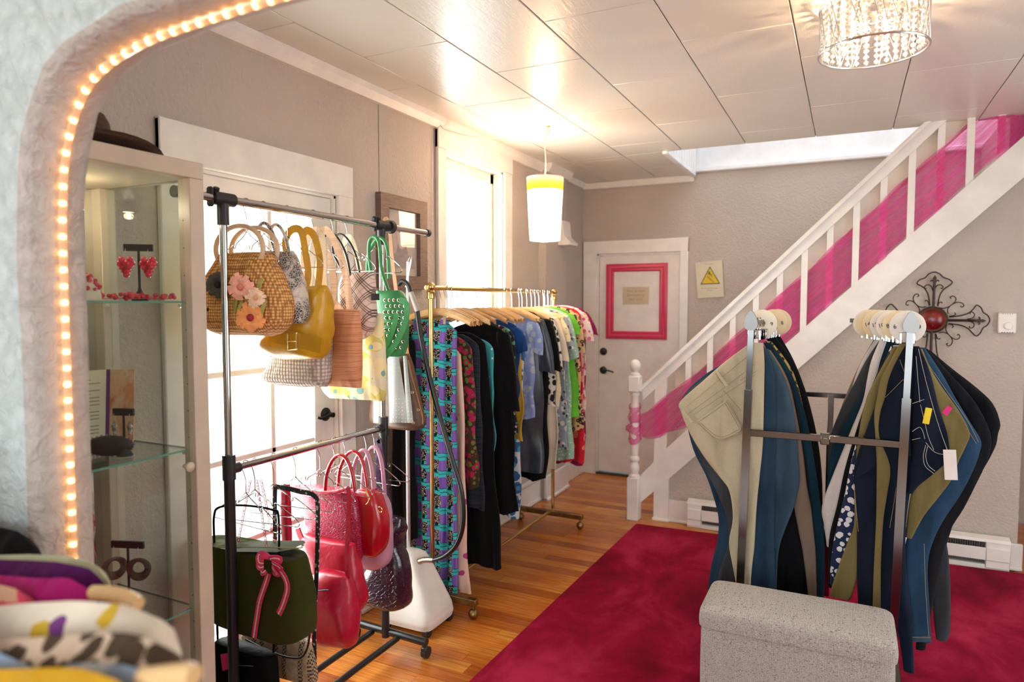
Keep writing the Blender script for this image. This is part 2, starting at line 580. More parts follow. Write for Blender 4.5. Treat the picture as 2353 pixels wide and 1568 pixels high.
struct(MB().box((-8, -4, -.4), (XL - .14, 12, -.2)).build('ground', M_GREY, smooth=False), 'pale paved ground outside the glazed door')

# ---- ceiling
cl = struct(MB().box((XL - .13, .92, ZC + .004), (XR + .12, 4.95, ZC + .07)).box((XL - .13, 4.95, ZC + .004), (-1.2, YR + .12, ZC + .07)).build('ceiling', plain('ceiling_joint', (.60, .53, .44), .7), smooth=False), 'cream gloss ceiling of large staggered panels')
struct(MB().box((XL, -3.2, ZC + .05), (XR + .12, .92, ZC + .12)).build('ceiling_front_room', M_WHITE2, smooth=False))
colx = [XL, -1.953, -1.52, -1.087, -.654, -.218, .222, .664, 1.10, 1.535, 1.97, XR]
for i in range(len(colx) - 1):
    y = (.35 if i % 2 == 0 else .77)
    while y < YR:
        y0, y1 = max(y, .92), min(y + .855, YR)
        x0, x1 = colx[i], colx[i + 1]
        if y1 > y0:
            pieces = []
            if y1 <= 4.95: pieces = [(x0, x1, y0, y1)]
            else:
                if y0 < 4.95: pieces.append((x0, x1, y0, 4.95))
                if x0 < -1.2: pieces.append((x0, min(x1, -1.2), max(y0, 4.95), y1))
            for a, b, c, d in pieces:
                MB().bbox((a + .002, c + .0012, ZC - .006), (b - .002, d - .0012, ZC + .004), .003).build('ceiling_panel', M_CEIL, cl, shift=((a + b) / 2, (c + d) / 2, ZC))
        y += .855

# ---- crown and other trim
def cs_trim(name, path, section, mat, label=None):
    pass
m = MB().prism([(XL, 2.60), (XL + .028, 2.60), (XL + .05, 2.635), (XL + .055, 2.665), (XL, 2.665)], .92, 4.955)
m.prism([(XL + .06, 2.60), (XL + .085, 2.60), (XL + .11, 2.635), (XL + .115, 2.665), (XL + .06, 2.665)], 4.94, 5.40)
m.prism([(XL, 2.62), (XL + .02, 2.62), (XL + .035, 2.665), (XL, 2.665)], 5.39, YR)
struct(m.build('trim_1', M_WHITE, smooth=False), 'cream crown moulding along the left wall')
struct(MB().bbox((XL, YR - .028, 2.605), (-1.2, YR, 2.665), .006).build('trim_2', M_WHITE), 'cream moulding above the white rear door')
struct(MB().bbox((-1.2, YR - .035, 2.68), (XR, YR, 2.72), .008).bbox((-1.225, 4.93, 2.645), (-1.185, YR, 2.69), .006).build('trim_3', M_WHITE2), 'white ledge around the stairwell opening')
m = MB().bbox((XL, 2.69, 0), (XL + .022, 4.955, .17), .004).bbox((XL, 2.69, .17), (XL + .03, 4.955, .2), .006).bbox((XL, 2.69, 0), (XL + .036, 4.955, .025), .006)
m.bbox((XL + .06, 4.93, 0), (XL + .085, 5.40, .2), .004).bbox((XL + .06, 4.93, 0), (XL + .10, 5.40, .025), .006).bbox((XL, 5.40, 0), (XL + .022, YR, .2), .004)
struct(m.build('baseboard_left', M_WHITE), 'white baseboard below the window')
m = MB().bbox((-1.13, YS - .02, 0), (.955, YS, .16), .004).bbox((-1.13, YS - .028, 0), (.955, YS, .022), .006)
struct(m.build('baseboard_stair', M_WHITE), 'white baseboard along the wall under the stairs')

# ---- glazed door in the left wall
d1 = sroot('door_1', (XL, 2.15, 0), 'white glazed door with ten panes behind the bag rack')
m = MB().bbox((XL, DY0 - .105, 0), (XL + .022, DY0, 2.23)).bbox((XL, DY1, 0), (XL + .022, DY1 + .105, 2.23)).bbox((XL, DY0 - .105, DZ), (XL + .024, DY1 + .105, 2.235))
m.box((XL - .13, DY0, 0), (XL, DY0 + .012, DZ)).box((XL - .13, DY1 - .012, 0), (XL, DY1, DZ)).box((XL - .13, DY0, DZ - .012), (XL, DY1, DZ))
m.build('casing', M_WHITE, d1)
gy0, gy1, gz0, gz1 = 1.82, 2.43, .235, 2.0
leaf = MB()
for y0, y1, z0, z1 in ((DY0 + .014, gy0, .01, DZ - .014), (gy1, DY1 - .014, .01, DZ - .014), (gy0, gy1, .01, gz0), (gy0, gy1, gz1, DZ - .014)):
    leaf.box((XL - .062, y0, z0), (XL - .02, y1, z1))
lf = leaf.build('leaf', M_WHITE, d1, smooth=False)
mu = MB(); ym = 2.18
mu.bbox((XL - .055, ym - .013, gz0), (XL - .026, ym + .013, gz1))
rows = [gz0 + i * (gz1 - gz0) / 5 for i in range(6)]
for z in rows[1:-1]: mu.bbox((XL - .055, gy0, z - .013), (XL - .026, gy1, z + .013))
mu.build('muntin', M_WHITE, lf)
for a, b in ((gy0, ym), (ym, gy1)):
    for z0, z1 in zip(rows, rows[1:]):
        MB().box((XL - .042, a + .002, z0 + .002), (XL - .038, b - .002, z1 - .002)).build('pane', M_GLASS, lf, smooth=False)
hx, hy, hz = XL - .02, 2.50, 1.05
h = MB().lathe([(0, 0), (.032, 0), (.032, .006), (.024, .014), (.012, .018), (.012, .05), (0, .052)], (hx, hy, hz), 18, 'x')
h.tube(spl([(hx + .045, hy, hz), (hx + .05, hy - .03, hz + .004), (hx + .047, hy - .075, hz - .004), (hx + .045, hy - .105, hz + .004)], 5), .008, 8, taper=lambda q: 1.1 - .4 * q)
h.build('door_handle', M_BRONZE, lf)
h = MB().lathe([(0, 0), (.027, 0), (.027, .008), (.02, .016), (0, .018)], (hx, hy, hz + .16), 18, 'x').box((hx + .01, hy - .004, hz + .145), (hx + .03, hy + .004, hz + .175))
h.build('deadbolt', M_BRONZE, lf)

# ---- window
w1 = sroot('window_1', (XL, 3.93, 0), 'tall white framed window above the gold garment rack')
m = MB().bbox((XL, WY0 - .095, WZ0 - .1), (XL + .022, WY0, 2.60)).bbox((XL, WY1, WZ0 - .1), (XL + .022, WY1 + .115, 2.60)).bbox((XL, WY0 - .095, WZ1), (XL + .026, WY1 + .115, 2.605))
m.bbox((XL - .13, WY0, WZ0 - .02), (XL + .06, WY1, WZ0 + .01)).bbox((XL, WY0 - .12, WZ0 - .03), (XL + .06, WY1 + .13, WZ0))
for a, b in (((XL - .13, WY0, WZ0), (XL, WY0 + .012, WZ1)), ((XL - .13, WY1 - .012, WZ0), (XL, WY1, WZ1)), ((XL - .13, WY0, WZ1 - .012), (XL, WY1, WZ1))): m.box(a, b)
m.build('casing', M_WHITE, w1)
sash = MB(); sx0, sx1 = XL - .10, XL - .065; f = .05
sash.bbox((sx0, WY0 + .012, WZ0 + .01), (sx1, WY0 + .012 + f, WZ1 - .012)).bbox((sx0, WY1 - .012 - f, WZ0 + .01), (sx1, WY1 - .012, WZ1 - .012))
sash.bbox((sx0, WY0 + .012, WZ1 - .012 - .07), (sx1, WY1 - .012, WZ1 - .012)).bbox((sx0, WY0 + .012, WZ0 + .01), (sx1, WY1 - .012, WZ0 + .09))
sash.bbox((XL - .06, WY0 + .012, WZ0), (XL - .04, WY0 + .03, WZ1 - .012)).bbox((XL - .06, WY1 - .03, WZ0), (XL - .04, WY1 - .012, WZ1 - .012))
sh = sash.build('sash', M_WHITE, w1)
MB().box((XL - .085, WY0 + .06, WZ0 + .08), (XL - .08, WY1 - .06, WZ1 - .08)).build('pane', M_GLASS, sh, smooth=False)

# ---- rear door
d2 = sroot('door_2', (-1.7, YR, 0), 'white flush rear door with a pink framed panel')
m = MB().bbox((-2.19, YR - .022, 0), (-2.06, YR, 2.135)).bbox((-1.31, YR - .022, 0), (-1.24, YR, 2.135)).bbox((-2.19, YR - .024, 2.02), (-1.24, YR, 2.137))
m.box((-2.06, YR, 0), (-2.045, YR + .12, 2.02)).box((-1.315, YR, 0), (-1.30, YR + .12, 2.02)).box((-2.06, YR, 2.005), (-1.30, YR + .12, 2.02))
m.build('casing', M_WHITE, d2)
lf = MB().bbox((-2.043, YR + .012, .03), (-1.317, YR + .052, 2.003), .003).build('leaf', M_WHITE, d2)
MB().box((-2.06, YR - .01, 0), (-1.30, YR + .11, .022)).build('threshold', plain('dark_threshold', (.05, .04, .03), .6), d2, smooth=False)
yf = YR + .012
def frame_ring(m, x0, x1, z0, z1, wd, y, dep, axis='y'):
    """mitred picture-frame moulding: ogee section"""
    sec = [(0, 0), (0, dep * .7), (wd * .18, dep), (wd * .5, dep * .85), (wd * .62, dep * .55), (wd * .85, dep * .7), (wd, dep * .35), (wd, 0)]
    vs = []; n = len(sec)
    for cx, cz, sx, sz in ((x0, z0, 1, 1), (x1, z0, -1, 1), (x1, z1, -1, -1), (x0, z1, 1, -1)):
        for u, d in sec:
            vs.append((cx + sx * u, y - d, cz + sz * u) if axis == 'y' else (y + d, cx + sx * u, cz + sz * u))
    fs = []
    for k in range(4):
        q = (k + 1) % 4
        for j in range(n - 1): fs.append((k * n + j, k * n + j + 1, q * n + j + 1, q * n + j))
    m.add(vs, fs)
m = MB(); frame_ring(m, -1.975, -1.42, 1.255, 1.928, .07, yf, .022)
m.build('panel_frame', plain('raspberry_paint', (.62, .035, .10), .35), lf)
for z, r in ((1.135, .034), (.963, .034)):
    m = MB().lathe([(0, 0), (r, 0), (r, -.008), (r * .8, -.014), (.012, -.018), (.012, -.03), (0, -.032)], (-2.0, yf, z), 18, 'y')
    if z < 1: m.tube(spl([(-2.0, yf - .03, z), (-1.97, yf - .045, z + .004), (-1.93, yf - .045, z), (-1.89, yf - .045, z - .012)], 5), .007, 8)
    m.build('door_handle' if z < 1 else 'deadbolt', M_BLACKP, lf)
# paper note
def text_mesh(name, txt, size, mat, parent, origin, rx, align='CENTER', ext=.0004, rot=None):
    cu = bpy.data.curves.new(name, 'FONT'); cu.body = txt; cu.size = size; cu.align_x = align; cu.extrude = ext; cu.resolution_u = 2
    o = bpy.data.objects.new(name, cu); COL.objects.link(o)
    dg = bpy.context.evaluated_depsgraph_get(); me = bpy.data.meshes.new_from_object(o.evaluated_get(dg))
    bpy.data.objects.remove(o); bpy.data.curves.remove(cu)
    o = bpy.data.objects.new(name, me); COL.objects.link(o); me.materials.clear(); me.materials.append(mat)
    if parent is not None: o.parent = parent
    off = Vector((0, 0, 0)); p = parent
    while p is not None: off += p.location; p = p.parent
    o.location = Vector(origin) - off; o.rotation_euler = rot if rot is not None else (PI / 2, 0, rx)
    return o
M_INK = plain('grey_ink', (.38, .31, .22), .8)
M_INKB = plain('black_ink', (.02, .02, .02), .6)
nt = MB().prism([(-1.825, 1.722), (-1.582, 1.72), (-1.585, 1.567), (-1.82, 1.562)], yf - .002, yf, 'xz').build('paper_note', plain('tan_paper', (.62, .52, .36), .9), None, shift=(-1.70, yf, 1.56))
tag(nt, 'small tan handwritten note taped inside the pink frame on the rear door', 'note')
for i, s_ in enumerate(('Not an exit', 'Emergency', 'exit only')):
    text_mesh('lettering', s_, .036, M_INK, nt, (-1.703, yf - .0024, 1.675 - i * .037), 0)
# warning poster
pp = onY(1598, 604, YR - .003), onY(1660, 598, YR - .003), onY(1664, 682, YR - .003), onY(1604, 686, YR - .003)
ps = MB().prism([(p.x, p.z) for p in pp], YR - .012, YR - .010, 'xz').build('warning_poster', plain('cream_paper', (.66, .60, .44), .9), None, shift=(-1.05, YR - .01, 1.62))
tag(ps, 'cream paper warning poster with yellow triangle on the wall above the stairs', 'poster')
tri = [(-1.135, 1.735), (-.972, 1.74), (-1.058, 1.888)]
cx, cz = sum(p[0] for p in tri) / 3, sum(p[1] for p in tri) / 3
MB().prism(tri, YR - .0132, YR - .012, 'xz').build('triangle_border', plain('dark_olive_print', (.09, .09, .03), .8), ps, smooth=False)
MB().prism([(cx + (x - cx) * .86, cz + (z - cz) * .86) for x, z in tri], YR - .0142, YR - .0132, 'xz').build('triangle_field', plain('yellow_print', (.72, .50, .04), .8), ps, smooth=False)
m = MB(); yy = YR - .0146
stp = [(-1.077, yy, 1.806), (-1.077, yy, 1.797), (-1.064, yy, 1.794), (-1.064, yy, 1.785), (-1.05, yy, 1.782), (-1.05, yy, 1.772), (-1.036, yy, 1.769), (-1.036, yy, 1.759), (-1.02, yy, 1.757)]
m.tube(stp, .0022, 4)
m.ball((-1.064, yy, 1.84), .0052, 8, (1, .3, 1)); m.tube([(-1.063, yy, 1.834), (-1.053, yy, 1.817)], .0038, 5)
for a in ([(-1.062, yy, 1.832), (-1.052, yy, 1.843)], [(-1.06, yy, 1.83), (-1.073, yy, 1.822), (-1.078, yy, 1.83)], [(-1.053, yy, 1.817), (-1.04, yy, 1.822), (-1.036, yy, 1.812)], [(-1.053, yy, 1.817), (-1.044, yy, 1.806), (-1.038, yy, 1.795)]): m.tube(a, .002, 4)
m.build('falling_figure', M_INKB, ps, smooth=False)
m = MB()
for x0, x1, z in ((-1.10, -1.03, 1.905), (-1.125, -.985, 1.70), (-1.08, -1.03, 1.682)):
    x = x0
    while x < x1:
        k = R.uniform(.008, .022); m.box((x, YR - .0126, z), (min(x + k, x1), YR - .012, z + .0045)); x += k + .005
m.build('small_print', M_INK, ps, smooth=False)
# corbel shelf on the chimney breast
m = MB().prism([(XL + .06, 2.02), (XL + .13, 2.02), (XL + .11, 1.9), (XL + .09, 1.82), (XL + .06, 1.80)], 5.12, 5.2, 'xz')
m.prism([(XL + .06, 2.06), (XL + .08, 2.10), (XL + .08, 2.02), (XL + .06, 2.02)], 5.1, 5.22, 'xz')
m = MB().prism([(XL + .06, 2.25), (XL + .10, 2.25), (XL + .115, 2.12), (XL + .17, 2.07), (XL + .17, 2.05), (XL + .06, 2.05)], 5.2, 5.36, 'xz')
tag(m.build('corbel_shelf', M_WHITE, smooth=False), 'small white bracket shelf on the wall behind the pendant lamp', 'shelf')
# ================================================================ staircase
stair = thing('staircase', 'white staircase with square balusters, sloping handrail and turned newel post', 'staircase', (-1.37, 4.8, 0))
SX1 = 1.02
m = MB().prism([(-1.345, zs(-1.345)), (SX1, zs(SX1)), (SX1, zs(SX1) + .24), (-1.13, zs(-1.13) + .24), (-1.345, zs(-1.345) + .20)], 4.832, 4.868)
m.build('stringer', M_WHITE, stair, smooth=False)
zh = lambda x: zs(x) + .86
m = MB().prism([(-1.325, zh(-1.325) - .115), (SX1, zh(SX1) - .115), (SX1, zh(SX1) - .035), (-1.325, zh(-1.325) - .035)], 4.838, 4.866)
m.prism([(-1.335, zh(-1.335) - .035), (SX1, zh(SX1) - .035), (SX1, zh(SX1) - .012), (-1.335, zh(-1.335) - .012)], 4.822, 4.882)
m.prism([(-1.335, zh(-1.335) - .012), (SX1, zh(SX1) - .012), (SX1, zh(SX1)), (-1.335, zh(-1.335))], 4.832, 4.872)
m.build('handrail', M_WHITE, stair, smooth=False)
MB().prism([(-1.10, zh(-1.10) - .27), (.62, zh(.62) - .27), (.62, zh(.62) - .10), (-1.10, zh(-1.10) - .10)], 4.888, 4.900).build('inner_rail_board', plain('cream_paint', (.74, .66, .54), .4), stair, smooth=False)
BX = [-1.0 + .1475 * k for k in range(14)]
for x in BX:
    MB().prism([(x - .019, zs(x - .019) + .235), (x + .019, zs(x + .019) + .235), (x + .019, zh(x + .019) - .11), (x - .019, zh(x - .019) - .11)], 4.842, 4.864).build('baluster', M_WHITE, stair, smooth=False)
m = MB().prism([(-1.235, zs(-1.235) + .22), (-1.15, zs(-1.15) + .22), (-1.15, zh(-1.15) - .11), (-1.235, zh(-1.235) - .11)], 4.836, 4.868)
m.build('half_post', M_WHITE, stair, smooth=False)
MB().box((-1.235, 4.84, 0), (-1.13, 4.868, zs(-1.235) + .1)).bbox((-1.245, 4.828, 0), (-1.12, 4.868, .02)).build('foot_post', M_WHITE, stair, smooth=False)
nx, ny = -1.37, 4.80
m = MB().bbox((nx - .043, ny - .043, 0), (nx + .043, ny + .043, .315), .005)
m.lathe([(.04, .315), (.041, .325), (.03, .34), (.034, .36), (.039, .375), (.036, .40), (.027, .415), (.026, .425), (.038, .44), (.038, .455), (.027, .47), (.03, .5), (.034, .56), (.036, .64), (.035, .74),
         (.030, .84), (.026, .90), (.032, .91), (.033, .925), (.028, .935)], (nx, ny, 0), 20)
m.bbox((nx - .043, ny - .043, .935), (nx + .043, ny + .043, 1.055), .008)
m.lathe([(.036, 1.055), (.036, 1.065), (.02, 1.078), (.021, 1.085), (.033, 1.098), (.039, 1.12), (.037, 1.143), (.026, 1.162), (.010, 1.171), (0, 1.172)], (nx, ny, 0), 20)
m.build('newel_post', M_WHITE, stair)
for k in range(13):
    x0 = -1.13 + k * .193; z1 = .19 * (k + 1)
    m = MB().bbox((x0 - .02, 4.872, z1 - .03), (x0 + .2, YR, z1), .006); m.build('tread', plain('worn_tread', (.42, .24, .12), .45), stair)
    MB().box((x0, 4.872, z1 - .19), (x0 + .015, YR, z1 - .03)).build('riser', M_WHITE, stair, smooth=False)

# pink tulle woven through the balusters
def m_tulle():
    t = NT('pink_tulle'); nt = t.t; nt.nodes.remove(t.b)
    co = t.co2((0, math.radians(44.6), 0), (.8, 2.0, 16))
    a = t.noise(co, 3.0, 4, .6, .5); b = t.noise(t.co2((0, math.radians(42), 0), (1.2, 2, 60)), 4, 2)
    d = t.n('ShaderNodeBsdfDiffuse'); t.l(t.ramp(a, [(.35, (.58, .03, .24)), (.62, (.78, .16, .42))]), d.inputs[0])
    tl = t.n('ShaderNodeBsdfTranslucent'); tl.inputs[0].default_value = (.95, .10, .45, 1)
    m1 = t.n('ShaderNodeMixShader'); m1.inputs[0].default_value = .45; t.l(d.outputs[0], m1.inputs[1]).l(tl.outputs[0], m1.inputs[2])
    tr = t.n('ShaderNodeBsdfTransparent'); tr.inputs[0].default_value = (1, .72, .86, 1)
    m2 = t.n('ShaderNodeMixShader')
    al = t.ramp(t.math('ADD', t.math('MULTIPLY', a, .7), t.math('MULTIPLY', b, .3)), [(.36, (.12,) * 3), (.66, (.55,) * 3)])
    t.l(al, m2.inputs[0]).l(tr.outputs[0], m2.inputs[1]).l(m1.outputs[0], m2.inputs[2]).l(m2.outputs[0], t.out.inputs[0])
    return t.m
M_TULLE = m_tulle()
tl = thing('tulle_garland', 'sheer pink tulle garland woven through the staircase balusters', 'garland', (-1.37, 4.8, .6))
ctr = [(-1.335, .70, .07), (-1.28, .705, .10), (-1.19, .75, .13), (-1.0, zs(-1.0) + .43, .16), (-.6, zs(-.6) + .425, .175), (-.1, zs(-.1) + .425, .18), (.3, zs(.3) + .43, .185), (.7, zs(.7) + .43, .17), (.93, zs(.93) + .30, .06)]
def tl_at(x):
    for (a, za, ha), (b, zb, hb) in zip(ctr, ctr[1:]):
        if x <= b:
            t = (x - a) / (b - a); return za + (zb - za) * t, ha + (hb - ha) * t
    return ctr[-1][1:]
def tl_fn(off, ph):
    def fn(u, v):
        x = -1.335 + u * 2.265
        z, h = tl_at(x)
        k = (x + 1.0) / .1475
        amp = .0245 if x > -1.05 else .0245 * max(-.4, (x + 1.335) / .285)
        y = 4.853 + amp * cos(PI * (k + 1)) * (1 if x > -1.05 else 1)
        if x < -1.08: y = 4.80 + (4.828 - 4.80) * min(1, (x + 1.335) / .1) - .004
        w = (v - .5) * 2
        return (x, y + off * (1 if cos(PI * (k + 1)) > 0 else -1), min(2.655, z + w * h + .012 * sin(u * 40 + v * 9 + ph) * w))
    return fn
MB().grid(tl_fn(0, 0), 150, 10).build('sheet', M_TULLE, tl)
MB().grid(tl_fn(.0045, 2), 150, 10).build('sheet', M_TULLE, tl)
def wrap(u, v):
    a = 2 * PI * u; z = .575 + v * .27
    r = .040 + .008 * sin(v * 21) * (1 if v < .8 else .4) + .005 * sin(3 * a + v * 15) + (.018 if .28 < v < .42 else 0) * max(0, cos(a - 3.6))
    return (nx + r * cos(a), ny + r * sin(a), z + .02 * sin(a))
MB().grid(wrap, 28, 18, cu=True).build('post_wrap', M_TULLE, tl)

# ================================================================ baseboard heater
M_HEAT = plain('heater_enamel', (.80, .76, .71), .35)
h0, h1, hy = -.985, .885, YS - .022
ht = thing('baseboard_heater', 'long white electric baseboard heater along the wall under the stairs', 'heater', (0, hy, 0))
MB().box((h0, hy - .02, .012), (h1, hy, .19)).build('back_panel', plain('heater_dark', (.10, .09, .08), .6), ht, smooth=False)
m = MB().prism([(hy, .195), (hy - .055, .185), (hy - .06, .168), (hy - .055, .168), (hy - .052, .178), (hy, .186)], h0, h1, 'yz'); m.build('top_cover', M_HEAT, ht, smooth=False)
MB().bbox((h0 + .1, hy - .066, .06), (h1 - .12, hy - .058, .135), .003).build('front_panel', M_HEAT, ht)
MB().bbox((h0, hy - .05, .0), (h1, hy, .03), .003).build('bottom_lip', M_HEAT, ht)
for a, b in ((h0, h0 + .1), (h1 - .12, h1)):
    e = MB().bbox((a, hy - .058, .012), (b, hy - .001, .178), .004).build('end_box', M_HEAT, ht)
    MB().bbox((a + .002, hy - .066, .06), (b - .002, hy - .056, .135), .003).build('end_cover', M_HEAT, e)
m = MB()
x = h0 + .11
while x < h1 - .13: m.box((x, hy - .05, .05), (x + .001, hy - .02, .165)); x += .012
m.build('fins', plain('aluminium_fin', (.5, .49, .47), .4, .7), ht, smooth=False)

# ================================================================ thermostat
tm = thing('thermostat', 'small white wall thermostat with a round dial beside the metal cross', 'thermostat', (.835, YS, 1.40))
MB().bbox((.79, YS - .03, 1.402), (.878, YS, 1.52), .005).build('case', plain('white_plastic', (.82, .77, .70), .4), tm)
MB().lathe([(0, -.042), (.019, -.042), (.022, -.036), (.022, -.030), (0, -.030)], (.838, YS, 1.445), 20, 'y').build('dial', plain('white_plastic', (.82, .77, .70), .4), tm)
m = MB()
for i in range(5): m.box((.81 + i * .011, YS - .0305, 1.513), (.813 + i * .011, YS - .029, 1.517)).box((.806 + i * .013, YS - .0305, 1.404), (.812 + i * .013, YS - .029, 1.409))
m.build('vent_slot', M_BLACKP, tm, smooth=False)

# ================================================================ iron cross
k = .0003766; CX, CZ, CY = .461, 1.477, YS - .022
cr = thing('wall_cross', 'wrought iron scrollwork cross with a round red medallion on the stair wall', 'wall cross', (CX, YS, CZ))
M_IRON = plain('dark_wrought_iron', (.035, .022, .018), .45, .7, var=(60, (.06, .035, .025)))
def cw(pts, ang, stretch=1.0):
    out = []
    for a, b in pts:
        u, v = (a - 975) * k, -(b - 885) * k
        if v > .09: v = .09 + (v - .09) * stretch
        out.append(Vector((CX + u * cos(ang) - v * sin(ang), CY, CZ + u * sin(ang) + v * cos(ang))))
    return out
ARM = [(930, 660), (905, 500), (860, 395), (800, 340), (740, 300), (780, 240), (850, 210), (900, 150), (975, 120), (1050, 150), (1100, 205), (1180, 240), (1225, 290), (1170, 350), (1110, 400), (1060, 500), (1035, 660)]
CURL = [(962, 420), (940, 345), (890, 322), (850, 350), (855, 382), (880, 378)]
FLEUR = [(985, 165), (1012, 215), (1006, 245), (1030, 238), (1052, 262), (1040, 275), (1022, 262), (1006, 285), (1000, 330), (970, 330), (964, 285), (948, 262), (930, 275), (918, 262), (940, 238), (964, 245), (958, 215)]
for i, ang in enumerate((0, PI / 2, PI, -PI / 2)):
    sf = 1.75 if i == 2 else 1
    a = MB().tube(spl(cw(ARM, ang, sf), 4), .0038, 6); a.tube(spl(cw(CURL, ang, sf), 4), .003, 6); a.tube(spl(cw([(1950 - x, y) for x, y in CURL], ang, sf), 4), .003, 6)
    a.tube(cw([(982, 690), (982, 310)], ang, sf), .0075, 8)
    pts = cw(FLEUR, ang, sf); a.prism([(p.x, p.z) for p in pts], CY - .006, CY + .004, 'xz')
    a.build('arm', M_IRON, cr)
    s1 = [(1060, 690), (1130, 700), (1210, 660), (1275, 590), (1280, 535), (1240, 505), (1203, 525), (1222, 545)]
    s2 = [(1185, 790), (1175, 720), (1220, 650), (1300, 605), (1370, 620), (1392, 660), (1362, 682), (1348, 660)]
    s3 = [(1040, 670), (1055, 615), (1085, 600), (1100, 622)]; s4 = [(1200, 830), (1262, 815), (1288, 790), (1270, 768)]
    b = MB()
    for q in (s1, s2, s3, s4): b.tube(spl(cw(q, ang), 4), .003, 6)
    b.build('scroll', M_IRON, cr)
MB().lathe([(.058, .0), (.072, -.004), (.08, .002), (.082, .012), (.075, .018), (0, .018)], (CX, CY - .004, CZ), 32, 'y').build('medallion_rim', plain('aged_bronze', (.09, .045, .025), .5, .6), cr)
t = NT('red_glass_medallion'); t.set(Roughness=.25); t.col(t.ramp(t.noise(t.co(), 22, 3), [(.35, (.10, .004, .004)), (.65, (.25, .012, .01))]))
MB().lathe([(0, -.026), (.02, -.025), (.042, -.02), (.058, -.010), (.066, 0), (0, 0)], (CX, CY, CZ), 32, 'y').build('medallion', t.m, cr)
b = MB()
for a, c in ((0, 0), (.018, 0), (-.018, 0), (0, .018), (0, -.018), (.032, .0), (-.032, 0), (0, .034), (0, -.034)): b.ball((CX + a, CY - .0255 + (abs(a) + abs(c)) * .16, CZ + c), .0022, 6)
b.build('stud', M_STEEL, cr)

# ================================================================ lamps
def point(name, loc, power, color, r=.03):
    l = bpy.data.lights.new(name, 'POINT'); l.energy, l.color, l.shadow_soft_size = power, color, r
    o = bpy.data.objects.new(name, l); o.location = loc; COL.objects.link(o); return o
PXc, PYc = -1.70, 3.917
pl = thing('pendant_lamp', 'tapered white pendant lamp with a pink and yellow upper band', 'pendant lamp', (PXc, PYc, 1.965))
t = NT('glowing_shade'); nt = t.t; nt.nodes.remove(t.b)
zc = t.sep(t.co())[2]
cshade = t.ramp(t.math('DIVIDE', zc, .385), [(.0, (.98, .90, .80)), (.785, (.98, .93, .86)), (.80, (.85, .28, .006)), (.89, (.78, .20, .03)), (.97, (.62, .13, .12))])
d_ = t.n('ShaderNodeBsdfDiffuse'); tr_ = t.n('ShaderNodeBsdfTranslucent'); t.l(cshade, d_.inputs[0]).l(cshade, tr_.inputs[0])
mx_ = t.n('ShaderNodeMixShader'); mx_.inputs[0].default_value = .6; t.l(d_.outputs[0], mx_.inputs[1]).l(tr_.outputs[0], mx_.inputs[2]).l(mx_.outputs[0], t.out.inputs[0])
MB().lathe([(.094, 1.965), (.1145, 2.35)], (PXc, PYc, 0), 40, caps=False).build('lamp_shade', t.m, pl)
MB().tube([(PXc + .094 * cos(a * PI / 16), PYc + .094 * sin(a * PI / 16), 1.966) for a in range(32)], .0018, 5, closed=True).tube([(PXc + .1145 * cos(a * PI / 16), PYc + .1145 * sin(a * PI / 16), 2.35) for a in range(32)], .0018, 5, closed=True).build('shade_ring', M_STEEL, pl)
b = MB()
for a in (0, 2.09, 4.19): b.tube([(PXc, PYc, 2.33), (PXc + .113 * cos(a), PYc + .113 * sin(a), 2.345)], .002, 5)
b.build('spider', M_STEEL, pl)
MB().cyl((PXc, PYc, 2.26), (PXc, PYc, 2.34), .02, n=14).build('socket', M_WHITE2, pl)
M_WARM = emit_mat('warm_bulb', (1.0, .72, .42), 30)
MB().ball((PXc, PYc, 2.20), .034, 14, (1, 1, 1.25)).build('bulb', M_WARM, pl)
point('pendant_glow', (PXc, PYc, 2.11), 10, (1.0, .74, .46), .035)
point('pendant_glow', (PXc, PYc, 2.37), 7.5, (1.0, .74, .46), .03)
M_CORD = plain('ivory_cord', (.78, .70, .58), .5)
hk = (-1.68, 3.917, 2.664)
c1 = spl([(PXc, PYc, 2.34), (PXc + .004, PYc, 2.46), (PXc - .002, PYc, 2.55), (PXc + .012, PYc, 2.60), (PXc + .022, PYc, 2.655), (PXc + .008, PYc, 2.62), (PXc - .012, PYc, 2.585),
          (PXc - .04, PYc - .02, 2.582), (-1.82, 3.82, 2.575), (-1.95, 3.70, 2.572), (-2.07, 3.57, 2.575), (-2.145, 3.47, 2.595), (XL + .03, 3.44, 2.605), (XL + .03, 3.435, 2.4), (XL + .03, 3.432, 2.0), (XL + .03, 3.438, 1.6), (XL + .03, 3.436, .3)], 6)
MB().tube(c1, .0033, 6).build('cord', M_CORD, pl)
MB().lathe([(.013, 0), (.013, -.004), (.005, -.008), (0, -.008)], hk, 14).tube(spl([(hk[0], hk[1], hk[2] - .008), (hk[0], hk[1], hk[2] - .02), (hk[0] + .012, hk[1], hk[2] - .03), (hk[0], hk[1], hk[2] - .04), (hk[0] - .01, hk[1], hk[2] - .03)], 4), .002, 5).build('ceiling_hook', M_BRASS, pl)

